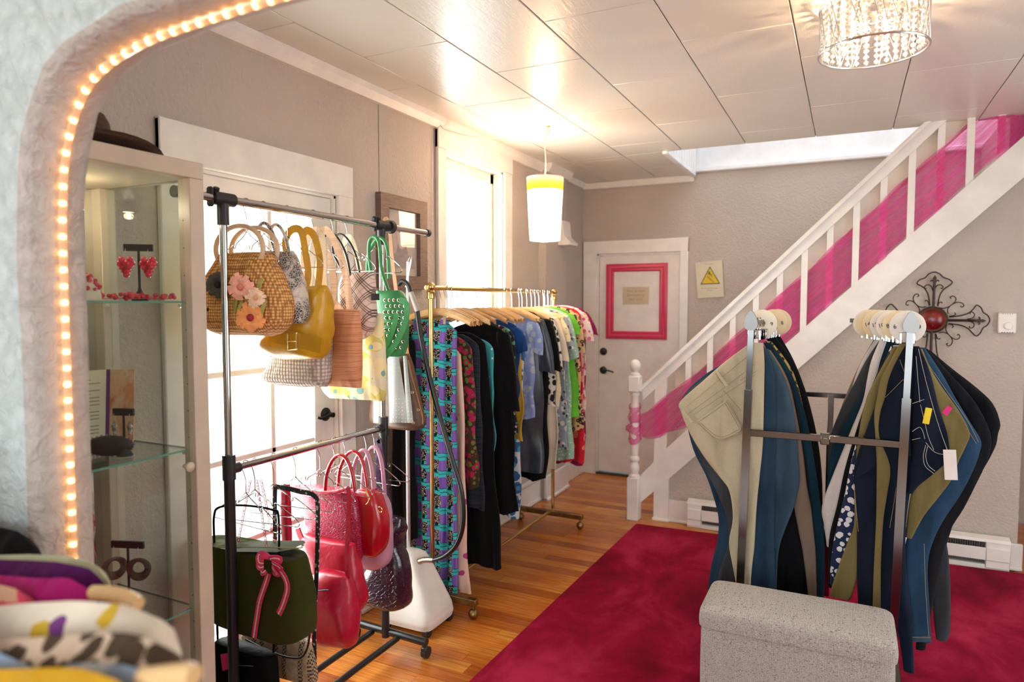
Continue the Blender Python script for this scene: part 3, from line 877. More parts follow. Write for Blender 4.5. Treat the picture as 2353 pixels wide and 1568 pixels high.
LX, LY, LZ0, LZ1, LR = .055, 2.80, 2.475, 2.635, .176
cl_ = thing('crystal_ceiling_light', 'round drum ceiling light of wires and glowing crystal beads', 'ceiling light', (LX, LY, LZ0))
b = MB()
for z in (LZ0, LZ1): b.tube([(LX + LR * cos(a * PI / 20), LY + LR * sin(a * PI / 20), z) for a in range(40)], .0045, 6, closed=True)
b.build('rim', M_STEEL, cl_)
MB().lathe([(0, ZC - .03), (.07, ZC - .03), (.075, ZC - .02), (.075, ZC - .006), (0, ZC - .006)], (LX, LY, 0), 28).cyl((LX, LY, LZ1), (LX, LY, ZC - .02), .012).build('canopy', M_STEEL, cl_)
b = MB()
for i in range(3):
    a = i * 2.094; b.tube([(LX, LY, LZ1 + .01), (LX + LR * cos(a), LY + LR * sin(a), LZ1)], .003, 5)
for i in range(46):
    a = i * 2 * PI / 46; a2 = a + R.choice([-.35, -.22, .2, .3]); b.tube([(LX + LR * cos(a), LY + LR * sin(a), LZ1), (LX + LR * cos(a2), LY + LR * sin(a2), LZ0)], .0016, 4)
b.build('wire', M_STEEL, cl_)
t = NT('crystal'); t.set(Roughness=.04, IOR=1.5); t.b.inputs['Transmission Weight'].default_value = .55; t.col((1, .97, .92))
bead = None
for ring, (rr, ns) in enumerate(((.163, 30), (.10, 12))):
    for i in range(ns):
        a = i * 2 * PI / ns + ring * .2
        nb = 7
        for j in range(nb):
            p = Vector((rr * cos(a), rr * sin(a), .012 + j * .0215))
            if bead is None:
                bead = MB().lathe([(0, -.0105), (.0085, -.003), (.0085, .003), (0, .0105)], (0, 0, 0), 6).build('crystal', t.m, cl_, world=False, smooth=False); bead.location = p
            else: child_copy(bead, cl_, p)
for i in range(4):
    a = i * PI / 2 + .4
    MB().ball((LX + .055 * cos(a), LY + .055 * sin(a), 2.56), .016, 10, (1, 1, 1.6)).build('bulb', M_WARM, cl_)
    point('crystal_glow', (LX + .06 * cos(a), LY + .06 * sin(a), 2.54), 12, (1.0, .72, .44), .008)
# ================================================================ glass display cabinet
cx0, cx1, cy0, cy1, cz1 = -2.18, -1.72, .935, 1.43, 1.99
M_CAB = plain('cabinet_white_laminate', (.60, .50, .385), .35)
cab = thing('display_cabinet', 'tall white framed glass display cabinet beside the arch', 'display cabinet', ((cx0 + cx1) / 2, (cy0 + cy1) / 2, 0))
MB().bbox((cx0, cy0, cz1 - .048), (cx1, cy1, cz1), .002).build('top_board', M_CAB, cab)
MB().bbox((cx0, cy0, .0), (cx1, cy1, .07), .002).build('plinth', M_CAB, cab)
for x in (cx0, cx1 - .05):
    for y in (cy0, cy1 - .05):
        MB().bbox((x, y, .07), (x + .05, y + .05, cz1 - .048), .002).build('corner_post', M_CAB, cab)
MB().box((cx0 + .002, cy0 + .05, .07), (cx0 + .008, cy1 - .05, cz1 - .048)).build('mirror_back', M_MIRROR, cab, smooth=False)
MB().box((cx0 + .05, cy1 - .028, .07), (cx1 - .05, cy1 - .023, cz1 - .048)).build('end_pane', M_CABGLASS, cab, smooth=False)
MB().box((cx0 + .05, cy0 + .023, .07), (cx1 - .05, cy0 + .028, cz1 - .048)).build('end_pane', M_CABGLASS, cab, smooth=False)
dr = MB().box((cx1 - .028, cy0 + .053, .075), (cx1 - .023, cy1 - .053, cz1 - .05)).build('glass_door', M_CABGLASS, cab, smooth=False)
MB().lathe([(0, .0), (.006, .0), (.006, .012), (.014, .02), (.015, .028), (.009, .034), (0, .036)], (cx1 - .022, cy1 - .075, 1.10), 14, 'x').build('knob', M_CAB, dr)
SH = (1.585, 1.145, .66)
for z in SH:
    s_ = MB().box((cx0 + .012, cy0 + .035, z - .006), (cx1 - .034, cy1 - .034, z)).build('glass_shelf', M_CABGLASS, cab, smooth=False)
    e = MB()
    e.box((cx0 + .012, cy1 - .034, z - .006), (cx1 - .034, cy1 - .0335, z)); e.box((cx1 - .034, cy0 + .035, z - .006), (cx1 - .0335, cy1 - .034, z))
    e.build('shelf_edge', M_GLEDGE, s_, smooth=False)
    e = MB()
    for x in (cx0 + .056, cx1 - .056): e.cyl((x, cy1 - .05, z - .014), (x, cy1 - .038, z - .014), .006, n=8)
    e.build('shelf_peg', plain('clear_peg', (.8, .75, .65), .2), s_)
e = MB()
for i in range(20):
    z = .3 + i * .08; e.cyl((cx1 - .03, cy1 - .0505, z), (cx1 - .03, cy1 - .0495, z), .0022, n=6)
e.build('peg_hole', M_BLACKP, cab)
sp = MB().cyl((-2.02, 1.20, 1.942), (-2.02, 1.20, 1.905), .018, n=16).build('spotlight', plain('dark_nickel', (.2, .18, .16), .35, 1), cab)
MB().cyl((-2.02, 1.20, 1.906), (-2.02, 1.20, 1.9035), .014, n=16).build('lamp_lens', emit_mat('halogen', (1, .8, .55), 25), sp)
point('cabinet_spot', (-2.02, 1.20, 1.89), 1.3, (1, .80, .55), .012)

# hat on the cabinet
def m_straw(name, c, c2, sc=160):
    t = NT(name); t.set(Roughness=.8); co = t.co()
    a = t.wave(co, sc / 6, 1.0, 'Z', 1); b = t.noise(t.co((1, 1, 6)), sc, 2)
    t.col(t.ramp(b, [(.3, c2), (.7, c)])); t.bump(a, .5, .003); return t.m
ht_ = thing('straw_hat', 'brown woven straw fedora lying on top of the display cabinet', 'hat', (-1.93, 1.19, 1.99))
HM = m_straw('brown_straw', (.10, .045, .025), (.04, .018, .012))
hc = Vector((-1.93, 1.19, 1.99))
def hat_fn(u, v):
    a = 2 * PI * u
    prof_ = [(.215, .030), (.20, .020), (.165, .016), (.12, .014), (.088, .018), (.086, .05), (.080, .095), (.068, .118), (.045, .122), (.0, .112)]
    k_ = v * (len(prof_) - 1); i = min(int(k_), len(prof_) - 2); f_ = k_ - i
    r = prof_[i][0] + (prof_[i + 1][0] - prof_[i][0]) * f_; z = prof_[i][1] + (prof_[i + 1][1] - prof_[i][1]) * f_
    if v < .35: z += (.016 * cos(2 * a) - .006) * (1 - v / .35)
    return hc + Vector((r * cos(a) * .92, r * sin(a) * 1.05, z))
MB().grid(hat_fn, 36, 27, cu=True).build('hat_body', HM, ht_)
MB().grid(lambda u, v: hc + Vector(((.088 - .002 * v) * cos(2 * PI * u) * .93, (.088 - .002 * v) * sin(2 * PI * u) * 1.06, .020 + .03 * v)), 32, 2, cu=True).build('hat_band', plain('dark_band', (.03, .012, .01), .6), ht_)

# jewellery
M_DISP = plain('black_velvet_stand', (.012, .011, .012), .7)
def earring_stand(label, x, y, z, hgt, wid, ang):
    s_ = thing('earring_stand', label, 'earring stand', (x, y, z), 'black earring stands in the cabinet')
    MB().lathe([(.022, 0), (.022, .004), (.006, .03), (.0035, .04), (.0035, hgt), (0, hgt)], (x, y, z), 14).build('stem', M_DISP, s_)
    d_ = Vector((cos(ang), sin(ang), 0)); c = Vector((x, y, z + hgt))
    a, b = c - d_ * wid / 2, c + d_ * wid / 2
    MB().tube([a, b], .009, 4, flat=(.010, .004), up=(0, 0, 1)).build('crossbar', M_DISP, s_)
    return [a.lerp(b, .12), a.lerp(b, .88)]
vd = math.radians(40)
def pend(p): return MB().tube(spl([p + Vector((0, 0, -.004)), p + Vector((.004, -.004, -.012)), p + Vector((0, -.004, -.026))], 4), .0008, 4)
M_REDB = plain('translucent_red_bead', (.75, .015, .05), .2, var=(60, (.9, .05, .12)))
ends = earring_stand('black earring stand holding red grape earrings on the top glass shelf', -1.86, 1.315, 1.585, .155, .078, vd)
for i, p in enumerate(ends):
    e = thing('earring', ('red bead cluster earring hanging at the left end of the top stand', 'red bead cluster earring hanging at the right end of the top stand')[i], 'earring', p + Vector((0, -.006, -.09)), 'red grape cluster earrings')
    q = p + Vector((.003, -.008, 0)); pend(q).build('hook', M_STEEL, e)
    b = MB()
    for r_, (n_, rr) in enumerate(((4, .018), (4, .019), (3, .013), (2, .008), (1, 0))):
        for j in range(n_):
            a = 2 * PI * j / n_ + r_; b.ball(q + Vector((rr * cos(a), rr * sin(a) * .7, -.036 - r_ * .0105)), .0095, 8)
    b.build('bead_cluster', M_REDB, e)
ends = earring_stand('black earring stand holding dark bead earrings before the open booklet', -1.84, 1.24, 1.145, .125, .062, math.radians(20))
for i, p in enumerate(ends):
    e = thing('earring', ('dark bead drop earring, left of the pair before the booklet', 'dark bead drop earring, right of the pair before the booklet')[i], 'earring', p + Vector((0, -.006, -.06)), 'dark bead drop earrings')
    q = p + Vector((.003, -.008, 0)); pend(q).build('hook', M_STEEL, e)
    b = MB()
    for j, (r_, zz) in enumerate(((.005, -.03), (.008, -.04), (.007, -.05), (.005, -.06))): b.ball(q + Vector((0, 0, zz)), r_, 8)
    b.build('bead_cluster', plain('mottled_bead', (.05, .04, .04), .3, var=(120, (.5, .42, .36))), e)
ends = earring_stand('black earring stand holding large hoops on the lowest glass shelf', -1.87, 1.26, .66, .215, .10, math.radians(20))
for i, p in enumerate(ends):
    e = thing('earring', ('dark round hoop earring, left of the pair on the lowest stand', 'dark round hoop earring, right of the pair on the lowest stand')[i], 'earring', p + Vector((0, -.006, -.09)), 'dark hoop earrings')
    q = p + Vector((.003, -.008, 0)); pend(q).build('hook', M_STEEL, e)
    c = q + Vector((0, 0, -.062)); an = vd + (.5 if i == 0 else -.1)
    MB().grid(lambda u, v: c + Vector(((.025 + .0095 * cos(2 * PI * v)) * cos(2 * PI * u) * cos(an), (.025 + .0095 * cos(2 * PI * v)) * cos(2 * PI * u) * sin(an) + .003 * sin(2 * PI * v), (.025 + .0095 * (1 - .35 * sin(2 * PI * u)) * cos(2 * PI * v)) * sin(2 * PI * u) - .004)), 32, 8, cu=True, cv=True).build('hoop', plain('dark_horn', (.04, .025, .02), .3, var=(40, (.12, .08, .06))), e)
# red bead necklace on the upper shelf
nk = thing('bead_necklace', 'red bead necklace lying coiled on the top glass shelf', 'necklace', (-1.86, 1.2, 1.585))
b = MB(); path = spl([(-1.80, 1.10, 0), (-1.84, 1.14, 0), (-1.90, 1.16, 0), (-1.86, 1.21, 0), (-1.80, 1.24, 0), (-1.84, 1.28, 0), (-1.80, 1.33, 0), (-1.78, 1.36, 0)], 12)
for i, p in enumerate(path):
    b.ball((p.x + R.uniform(-.008, .008), p.y + R.uniform(-.008, .008), 1.585 + .007 + R.uniform(0, .012)), R.uniform(.005, .0075), 7)
b.build('bead_strand', plain('crimson_bead', (.55, .01, .035), .2, var=(50, (.8, .10, .14))), nk)
MB().tube(spl([(p.x, p.y, 1.592) for p in path[::4]], 3), .0012, 4).build('cord', M_REDB, nk)
# beaded evening cap
bc = thing('beaded_cap', 'small cream cap covered in crimson beads on the top glass shelf', 'beaded cap', (-1.845, 1.13, 1.585))
def capf(u, v):
    a = 2 * PI * u; t_ = v * PI / 2
    return (-1.845 + .052 * cos(a) * cos(t_), 1.13 + .052 * sin(a) * cos(t_), 1.586 + .075 * sin(t_))
MB().grid(capf, 24, 8, cu=True).build('cap_shell', plain('cream_felt', (.75, .60, .48), .8), bc)
b = MB()
for i in range(90):
    u, v = R.random(), R.uniform(.15, 1); p = capf(u, v); b.ball((p[0] + .003 * cos(2 * PI * u), p[1] + .003 * sin(2 * PI * u), p[2] + .002), R.uniform(.004, .007), 6)
b.build('bead_cover', plain('crimson_bead', (.55, .01, .035), .2), bc)
# open booklet
bk = thing('booklet', 'open printed booklet standing behind the earrings on the middle glass shelf', 'booklet', (-1.97, 1.30, 1.145))
sp_ = Vector((-1.985, 1.28, 1.146))
pl_ = Vector((-1.985 - .02, 1.28 - .105, 1.146)); pr_ = Vector((-1.985 + .075, 1.28 + .035, 1.146))
H = .235
def page(a, b_, mat, nm, t_=.002):
    d_ = (b_ - a).normalized(); n_ = Vector((d_.y, -d_.x, 0)) * t_
    m_ = MB(); m_.add([a, b_, b_ + n_, a + n_] + [q + Vector((0, .012, H)) for q in (a, b_, b_ + n_, a + n_)], [(0, 3, 2, 1), (4, 5, 6, 7), (0, 1, 5, 4), (1, 2, 6, 5), (2, 3, 7, 6), (3, 0, 4, 7)])
    return m_.build(nm, mat, bk, smooth=False)
lp_ = page(pl_, sp_, plain('cream_page', (.72, .62, .45), .8), 'text_page')
t = NT('picture_page'); t.set(Roughness=.5); co = t.co((1, 1, .6)); t.col(t.ramp(t.noise(co, 16, 3, .6, 1), [(.3, (.75, .18, .10)), (.45, (.85, .48, .28)), (.6, (.9, .62, .45)), (.75, (.45, .06, .08))]))
page(sp_, pr_, t.m, 'picture_page')
page(sp_ - Vector((.006, .006, 0)), sp_ + Vector((.008, .004, 0)), plain('purple_print', (.16, .03, .22), .6), 'spine', .003)
tx = MB(); d_ = (sp_ - pl_).normalized(); n_ = Vector((d_.y, -d_.x, 0))
for i in range(17):
    z = .205 - i * .0105
    if i == 2: continue
    a = pl_ + d_ * .02; b_ = pl_ + d_ * (.085 if i % 4 else .06)
    o_ = n_ * .0026 + Vector((0, .012 * z / H, z)); tx.add([a + o_, b_ + o_, b_ + o_ + Vector((0, 0, .003)), a + o_ + Vector((0, 0, .003))], [(0, 1, 2, 3)])
tx.build('print_lines', plain('brown_ink', (.35, .22, .12), .8), bk, smooth=False)
# black oval clutch
oc = thing('oval_coin_purse', 'black oval purse edged with beads on the middle glass shelf', 'purse', (-1.87, 1.215, 1.145))
c = Vector((-1.87, 1.215, 1.145 + .030)); e1 = Vector((cos(.7), sin(.7), 0)); e2 = Vector((-sin(.7), cos(.7), 0))
MB().grid(lambda u, v: c + e1 * (.062 * cos(2 * PI * u) * sin(PI * v)) + e2 * (.018 * cos(PI * v)) + Vector((0, 0, .03 * sin(2 * PI * u) * sin(PI * v))), 28, 12, cu=True).build('purse_body', plain('black_satin', (.008, .008, .014), .5), oc)
b = MB()
for i in range(30):
    a = 2 * PI * i / 30; b.ball(c + e1 * (.063 * cos(a)) + Vector((0, 0, .031 * sin(a))), .0032, 6)
b.build('bead_trim', plain('rose_bead', (.55, .35, .33), .25, var=(150, (.1, .03, .04))), oc)
# ================================================================ pattern materials
def pat(name, build, rough=.7, sheen=.1, bump=None):
    t = NT(name); t.set(Roughness=rough); t.b.inputs['Sheen Weight'].default_value = sheen; t.b.inputs['Specular IOR Level'].default_value = .15
    t.col(build(t)); t.folds(); return t.m
def m_blobs(name, base, cols, scale=14, rough=.8, warp=.6, seed=0.):
    """floral-like print: scattered blobs of several colours on a base"""
    def f(t):
        c = base; out = None
        for i, (cl__, th) in enumerate(cols):
            co = t.co(loc=(seed + i * 3.7, i * 1.9, i * 2.3)); n = t.noise(co, scale * .6, 3, .6, warp * 2)
            d = t.voro(co, scale * (1 + .25 * i), rnd=.9)
            k = t.math('LESS_THAN', t.math('ADD', d, t.math('MULTIPLY', n, .5)), th * 1.12 + .17)
            out = t.mix(k, out if out is not None else base, cl__)
        return out
    return pat(name, f, rough)
def m_leopard(name, base=(.62, .40, .18), scale=30, spot=(.03, .02, .015)):
    def f(t):
        co = t.co(); w_ = t.noise(co, scale * .8, 2)
        d = t.math('ADD', t.voro(co, scale), t.math('MULTIPLY', w_, .35))
        return t.ramp(d, [(.0, tuple(x * .7 for x in base)), (.36, tuple(x * .7 for x in base)), (.37, spot), (.62, spot), (.63, base), (1, base)], 'CONSTANT')
    return pat(name, f, .7)
def m_plaid(name):
    def f(t):
        co = t.co(rot=(0, math.radians(45), 0)); x, y, z = t.sep(co)
        base = (.72, .55, .45)
        def band(v, per, lo, hi):
            fr = t.math('FRACT', t.math('ADD', t.math('MULTIPLY', v, 1 / per), 10)); a = t.math('GREATER_THAN', fr, lo); b = t.math('LESS_THAN', fr, hi); return t.math('MULTIPLY', a, b)
        out = base
        for v in (x, z):
            for k_ in (.05, .18, .31): out = t.mix(t.math('MULTIPLY', band(v, .06, k_, k_ + .07), .75), out, (.06, .03, .035))
            out = t.mix(t.math('MULTIPLY', band(v, .06, .68, .72), .6), out, (.35, .12, .12))
        return out
    return pat(name, f, .4)
def m_stripes(name, stops, scale, axis='Z', rough=.8, dist=.4, stretch=(1, 1, 1)):
    def f(t):
        co = t.co(stretch); n = t.noise(t.co({'Z': (.4, .4, 30), 'X': (30, .4, .4)}[axis]), scale, 3)
        return t.ramp(n, stops)
    return pat(name, f, rough)
def m_leather(name, c, rough=.35, croc=0, coat=.2, c2=None):
    t = NT(name); t.set(Roughness=rough); t.b.inputs['Coat Weight'].default_value = coat; t.b.inputs['Coat Roughness'].default_value = .15; t.b.inputs['Specular IOR Level'].default_value = .3
    co = t.co(); c2 = c2 or tuple(x * .75 for x in c)
    t.col(t.ramp(t.noise(co, 14, 3), [(.3, c2), (.7, c)]))
    b = t.bump(t.noise(co, 260, 3), .25, .002)
    if croc:
        d = t.voro(t.co((1, 1, 1.8)), croc, 'DISTANCE_TO_EDGE'); t.bump(t.math('MINIMUM', d, .12), 1.0, .03, b)
    else: t.bump(t.noise(co, 9, 3, .6, .5), .35, .02, b)
    return t.m
def m_knit(name, c, c2, sc=95, bump=.9, rough=.9):
    t = NT(name); t.set(Roughness=rough); co = t.co()
    d = t.voro(co, sc, rnd=.15)
    t.col(t.mix(t.ramp(d, [(.25, (0, 0, 0)), (.6, (1, 1, 1))]), c, c2)); t.bump(d, bump, -.006); return t.m
def m_weave(name, c, dark, sc=70):
    """basket weave with dark vertical double stripes"""
    t = NT(name); t.set(Roughness=.8); co = t.co(); x, y, z = t.sep(co)
    a = t.wave(co, sc, 0, 'X'); b = t.wave(co, sc, 0, 'Z')
    ck = t.n('ShaderNodeTexChecker'); ck.inputs['Scale'].default_value = sc * 2; t.l(co, ck.inputs[0])
    fr = t.math('FRACT', t.math('ADD', t.math('MULTIPLY', x, 9), 10))
    st_ = t.math('ADD', t.math('MULTIPLY', t.math('GREATER_THAN', fr, .2), t.math('LESS_THAN', fr, .38)), t.math('MULTIPLY', t.math('GREATER_THAN', fr, .55), t.math('LESS_THAN', fr, .73)))
    col = t.mix(t.math('MULTIPLY', t.math('MULTIPLY', st_, ck.outputs['Fac']), .95), t.ramp(t.noise(co, 60, 2), [(.3, tuple(q * .7 for q in c)), (.7, c)]), dark)
    t.col(col); t.bump(t.math('MULTIPLY', a, b), .8, .004); return t.m
def m_snake(name):
    def f(t):
        co = t.co(); n = t.noise(co, 16, 3, .6, .8); d = t.voro(co, 130, 'DISTANCE_TO_EDGE')
        c = t.ramp(n, [(.40, (.62, .52, .44)), (.48, (.30, .24, .20)), (.56, (.05, .04, .04))])
        return t.mix(t.ramp(d, [(.0, (1, 1, 1)), (.14, (0, 0, 0))]), c, (.66, .58, .50))
    return pat(name, f, .45)

# ================================================================ chrome and black bag rack
BRX, BY0, BY1, BZT, BZL = -1.855, 1.615, 2.466, 1.92, 1.02
br = thing('bag_rack', 'chrome and black rolling garment rack holding two rows of handbags', 'garment rack', (BRX, (BY0 + BY1) / 2, 0))
MB().cyl((BRX, 1.44, BZT), (BRX, 2.83, BZT), .0145, n=18).build('top_rail', M_CHROME, br)
for y0, y1 in ((1.432, 1.45), (2.822, 2.842)): MB().cyl((BRX, y0, BZT), (BRX, y1, BZT), .0185, n=18).build('end_cap', M_BLACKP, br)
MB().cyl((BRX, BY0, BZL), (BRX, BY1, BZL), .013, n=16).build('lower_rail', M_CHROME, br)
for y in (BY0, BY1):
    MB().cyl((BRX, y, 1.03), (BRX, y, 1.89), .0125, n=16).build('post', M_CHROME, br)
    MB().cyl((BRX, y, .06), (BRX, y, 1.0), .018, n=16).build('lower_post', M_BLACK, br)
    MB().cyl((BRX, y, .985), (BRX, y, 1.07), .0215, n=16).cyl((BRX, y - .04 if y > 2 else y, BZL), (BRX, y if y > 2 else y + .04, BZL), .019, n=14).build('rail_bracket', M_BLACKP, br)
    t_ = MB().cyl((BRX, y, 1.835), (BRX, y, 1.905), .019, n=16).cyl((BRX, y - .042, BZT), (BRX, y + .042, BZT), .0225, n=18)
    t_.cyl((BRX, y - .03, BZT + .01), (BRX + .012, y - .034, BZT + .032), .010, n=10).bbox((BRX - .012, y - .058, BZT - .03), (BRX + .012, y - .04, BZT + .034), .006)
    t_.build('tee_joint', M_BLACKP, br)
MB().cyl((BRX, BY1 + .05, BZT), (BRX, BY1 + .075, BZT), .03, n=18).build('stop_collar', M_BLACKP, br)
for y in (BY0, BY1):
    MB().cyl((BRX - .20, y + .01, .085), (BRX + .215, y + .01, .075), .0175, n=14).build('foot_tube', M_BLACK, br)
    for x in (BRX - .19, BRX + .205):
        c_ = MB().cyl((x, y + .01, .05), (x, y + .01, .075), .008, n=8).cyl((x - .012, y + .02, .026), (x + .012, y + .02, .026), .026, n=18).bbox((x - .016, y - .004, .028), (x + .016, y + .02, .056), .006)
        c_.build('caster', M_BLACKP, br)
for x in (BRX + .065, BRX - .075): MB().cyl((x, BY0, .066), (x, BY1, .066), .0135, n=12).build('base_rod', M_BLACK, br)

# ---- wire hangers
def hanger_mesh(name='hanger'):
    m_ = MB(); r = .0019
    hook = [Vector((0, 0, 0)) + Vector((.021 * cos(a) * 0, .0175 * cos(a), .0165 * sin(a))) for a in [math.radians(q) for q in (-30, 0, 30, 60, 90, 120, 150, 180, 205)]]
    m_.tube(hook + [Vector((0, -.006, -.03)), Vector((0, 0, -.055)), Vector((0, 0, -.10))], r, 6)
    m_.tube(spl([(0, 0, -.095), (.03, 0, -.115), (.075, 0, -.135), (.085, 0, -.150), (.096, 0, -.150), (.10, 0, -.137), (.16, 0, -.165), (.205, 0, -.19), (.212, 0, -.205), (.20, 0, -.212)], 3), r, 5)
    m_.tube(spl([(0, 0, -.095), (-.03, 0, -.115), (-.075, 0, -.135), (-.085, 0, -.150), (-.096, 0, -.150), (-.10, 0, -.137), (-.16, 0, -.165), (-.205, 0, -.19), (-.212, 0, -.205), (-.20, 0, -.212)], 3), r, 5)
    m_.tube([(-.20, 0, -.212), (.20, 0, -.212)], r, 5)
    return m_
_wh = None
def wire_hanger(y, z, rot, label, group, x=BRX, sc=1.0):  # shares one mesh
    global _wh
    if _wh is None:
        o = hanger_mesh().build('wire_hanger', M_CHROME); _wh = o
    else:
        o = _wh.copy(); COL.objects.link(o)
    o.location = (x, y, z); o.rotation_euler = (0, 0, rot); o.scale = (sc, 1, 1)
    return tag(o, label, 'hanger', group)
upY = [1.713, 1.79, 1.903, 2.039, 2.153, 2.238, 2.42]
UPN = ('tan straw handbag', 'snakeskin handbag', 'mustard handbag', 'striped raffia tote', 'plaid handbag', 'floral shopping bag', 'bright green handbag')
for i, y in enumerate(upY):
    wire_hanger(y, BZT, R.uniform(-.12, .12), 'clear wire hanger on the upper rail above the %s' % UPN[i], 'wire hangers on the upper rail', sc=.72)
loY = [1.684, 1.724, 1.812, 1.92, 2.055, 2.139, 2.206, 2.342, 2.40]
LON = ('black crossbody bag nearest the post', 'green felt handbag', 'woven straw clutch', 'narrow crimson strap bag', 'slouchy crimson shoulder bag', 'pink crocodile tote', 'scarlet satchel', 'lilac handbag', 'dark purple patent bag')
for i, y in enumerate(loY):
    wire_hanger(y, BZL, R.uniform(-.15, .15), 'clear wire hanger on the lower rail above the %s' % LON[i], 'wire hangers on the lower rail', sc=.85)

# ---- bags: lofted from rows (py, px_left, px_right, thickness) read in the plane y = Y
def loft(rows, Y, nu=26, sub=3, puff=.5, wr=.004, rot=0, seed=0, ptop=True):
    rr = []
    for py, a, b, th in rows:
        A, B = onY(a, py, Y), onY(b, py, Y); rr.append(((A.x + B.x) / 2, (B.x - A.x) / 2, (A.z + B.z) / 2, th / 2))
    P4 = spl([Vector((q[0], q[1], q[2])) for q in rr], sub); T4 = spl([Vector((q[3], 0, 0)) for q in rr], sub)
    rnd = random.Random(seed); ph = [rnd.uniform(0, 6) for _ in range(4)]
    m_ = MB(); vs = []; n = len(P4)
    for i in range(n):
        cx_, hw, z = P4[i]; th = max(.003, T4[i].x)
        for j in range(nu):
            a = 2 * PI * j / nu; c, s_ = cos(a), sin(a)
            e = .55
            x = hw * math.copysign(abs(c) ** e, c); y = th * math.copysign(abs(s_) ** (e + puff * .5), s_)
            d = wr * (sin(x * 45 + z * 22 + ph[0]) + .6 * sin(z * 60 - x * 25 + ph[1]))
            vs.append(Vector((cx_ + x, Y + y + d, z + wr * .6 * sin(a * 2 + ph[2]))))
    fs = []
    for i in range(n - 1):
        for j in range(nu): fs.append((i * nu + j, i * nu + (j + 1) % nu, (i + 1) * nu + (j + 1) % nu, (i + 1) * nu + j))
    if ptop: fs.append(list(range(nu)))
    fs.append(list(range((n - 1) * nu, n * nu))[::-1])
    return m_.add(vs, fs)
def py3(pts, Y): return [onY(x, y, Y) for x, y in pts]
GU, GL = 'handbags on the upper rail', 'handbags on the lower rail'
def bag(name, label, Y, rows, mat, group, **kw):
    zb = onY(rows[-1][1], rows[-1][0], Y)
    A, B = onY(rows[0][1], rows[0][0], Y), onY(rows[0][2], rows[0][0], Y)
    t_ = thing(name, label, 'bag', ((A.x + B.x) / 2, Y, min(onY(r_[1], r_[0], Y).z for r_ in rows)), group)
    loft(rows, Y, **kw).build('bag_body', mat, t_, angle=60)
    return t_
def strap(parent, pts, r=.005, flat=None, mat=None, name='handle', n=8, up=None, seg=5):
    return MB().tube(spl(pts, seg), r, n if not flat else 4, flat=flat, up=up).build(name, mat, parent, angle=60)

# 1 straw bag with raffia flowers
Y = 1.725
M_STRAW = m_knit('tan_crochet_straw', (.88, .50, .18), (.36, .14, .035), 95)
b1 = bag('straw_handbag', 'tan crocheted straw handbag with raffia flowers and a round wooden handle', Y, [(583, 505, 622, .05), (600, 500, 628, .09), (640, 482, 645, .13), (690, 470, 662, .15), (735, 466, 664, .14), (760, 488, 645, .10), (770, 510, 620, .05)], M_STRAW, GU, seed=1)
c = onY(565, 575, Y); M_WOODH = plain('pale_bamboo', (.70, .48, .30), .45)
for dy in (-.03, .035):
    MB().tube([c + Vector((.112 * cos(a * PI / 16), dy, .002 + .078 * sin(a * PI / 16))) for a in range(32)], .0085, 8, closed=True).build('ring_handle', M_WOODH, b1)
def flower(parent, p, r, cols, seed, nrm=Vector((.35, -.93, 0))):
    rn = random.Random(seed); u = Vector((0, 0, 1)); v = nrm.cross(u).normalized()
    m_ = MB(); n_ = 15
    for k_ in range(n_):
        a = 2 * PI * k_ / n_ + rn.uniform(-.1, .1); d_ = u * sin(a) + v * cos(a); t_ = nrm.cross(d_)
        L = r * rn.uniform(.85, 1.15)
        m_.cur = 0
        m_.tube([p + nrm * .004 + d_ * r * .15, p + nrm * .012 + d_ * L * .6, p + nrm * .006 + d_ * L], 1, 4, flat=(.0025, r * .17), up=nrm)
    m_.cur = 1; m_.ball(p + nrm * .008, r * .28, 8)
    return m_.build('raffia_flower', [plain('raffia_%s' % seed, cols[0], .8, var=(40, tuple(min(1, q * 1.35) for q in cols[0]))), plain('raffia_core_%s' % seed, cols[1], .8)], parent)
for k_, (px, py, r, cs) in enumerate(((503, 655, .033, ((.06, .06, .06), (.01, .01, .01))), (555, 660, .034, ((.75, .36, .28), (.7, .25, .15))), (590, 685, .024, ((.80, .52, .36), (.7, .4, .2))), (578, 730, .036, ((.80, .30, .10), (.35, .02, .03))),
                                      (484, 712, .030, ((.30, .16, .15), (.05, .02, .02))), (478, 668, .022, ((.65, .30, .05), (.5, .2, .02))))):
    flower(b1, onY(px, py, Y - .088 + (.03 if px < 490 else 0)), r * 1.3, cs, k_)
for a, b_ in (((548, 735), (556, 690)), ((602, 722), (612, 690)), ((595, 665), (604, 640)), ((540, 720), (546, 680))):
    A, B = onY(*a, Y - .082), onY(*b_, Y - .08); MB().tube([A, A.lerp(B, .5) + Vector((0, -.006, 0)), B], 1, 4, flat=(.002, .008), up=(0, -1, 0), taper=lambda q: .4 + 2.4 * q * (1 - q)).build('raffia_leaf', plain('green_raffia', (.42, .38, .10), .8), b1)

# 2 snakeskin bag
Y = 1.80
b2 = bag('snakeskin_handbag', 'grey and black snakeskin print handbag behind the straw bag', Y, [(578, 620, 668, .05), (600, 615, 676, .08), (650, 612, 690, .10), (715, 612, 704, .10), (742, 625, 700, .06)], m_snake('snakeskin'), GU, seed=2)
for dy in (-.025, .03): strap(b2, [p + Vector((0, dy, 0)) for p in py3([(625, 590), (612, 560), (608, 525), (622, 515), (640, 540), (652, 590)], Y)], .006, mat=m_snake('snakeskin_strap'))
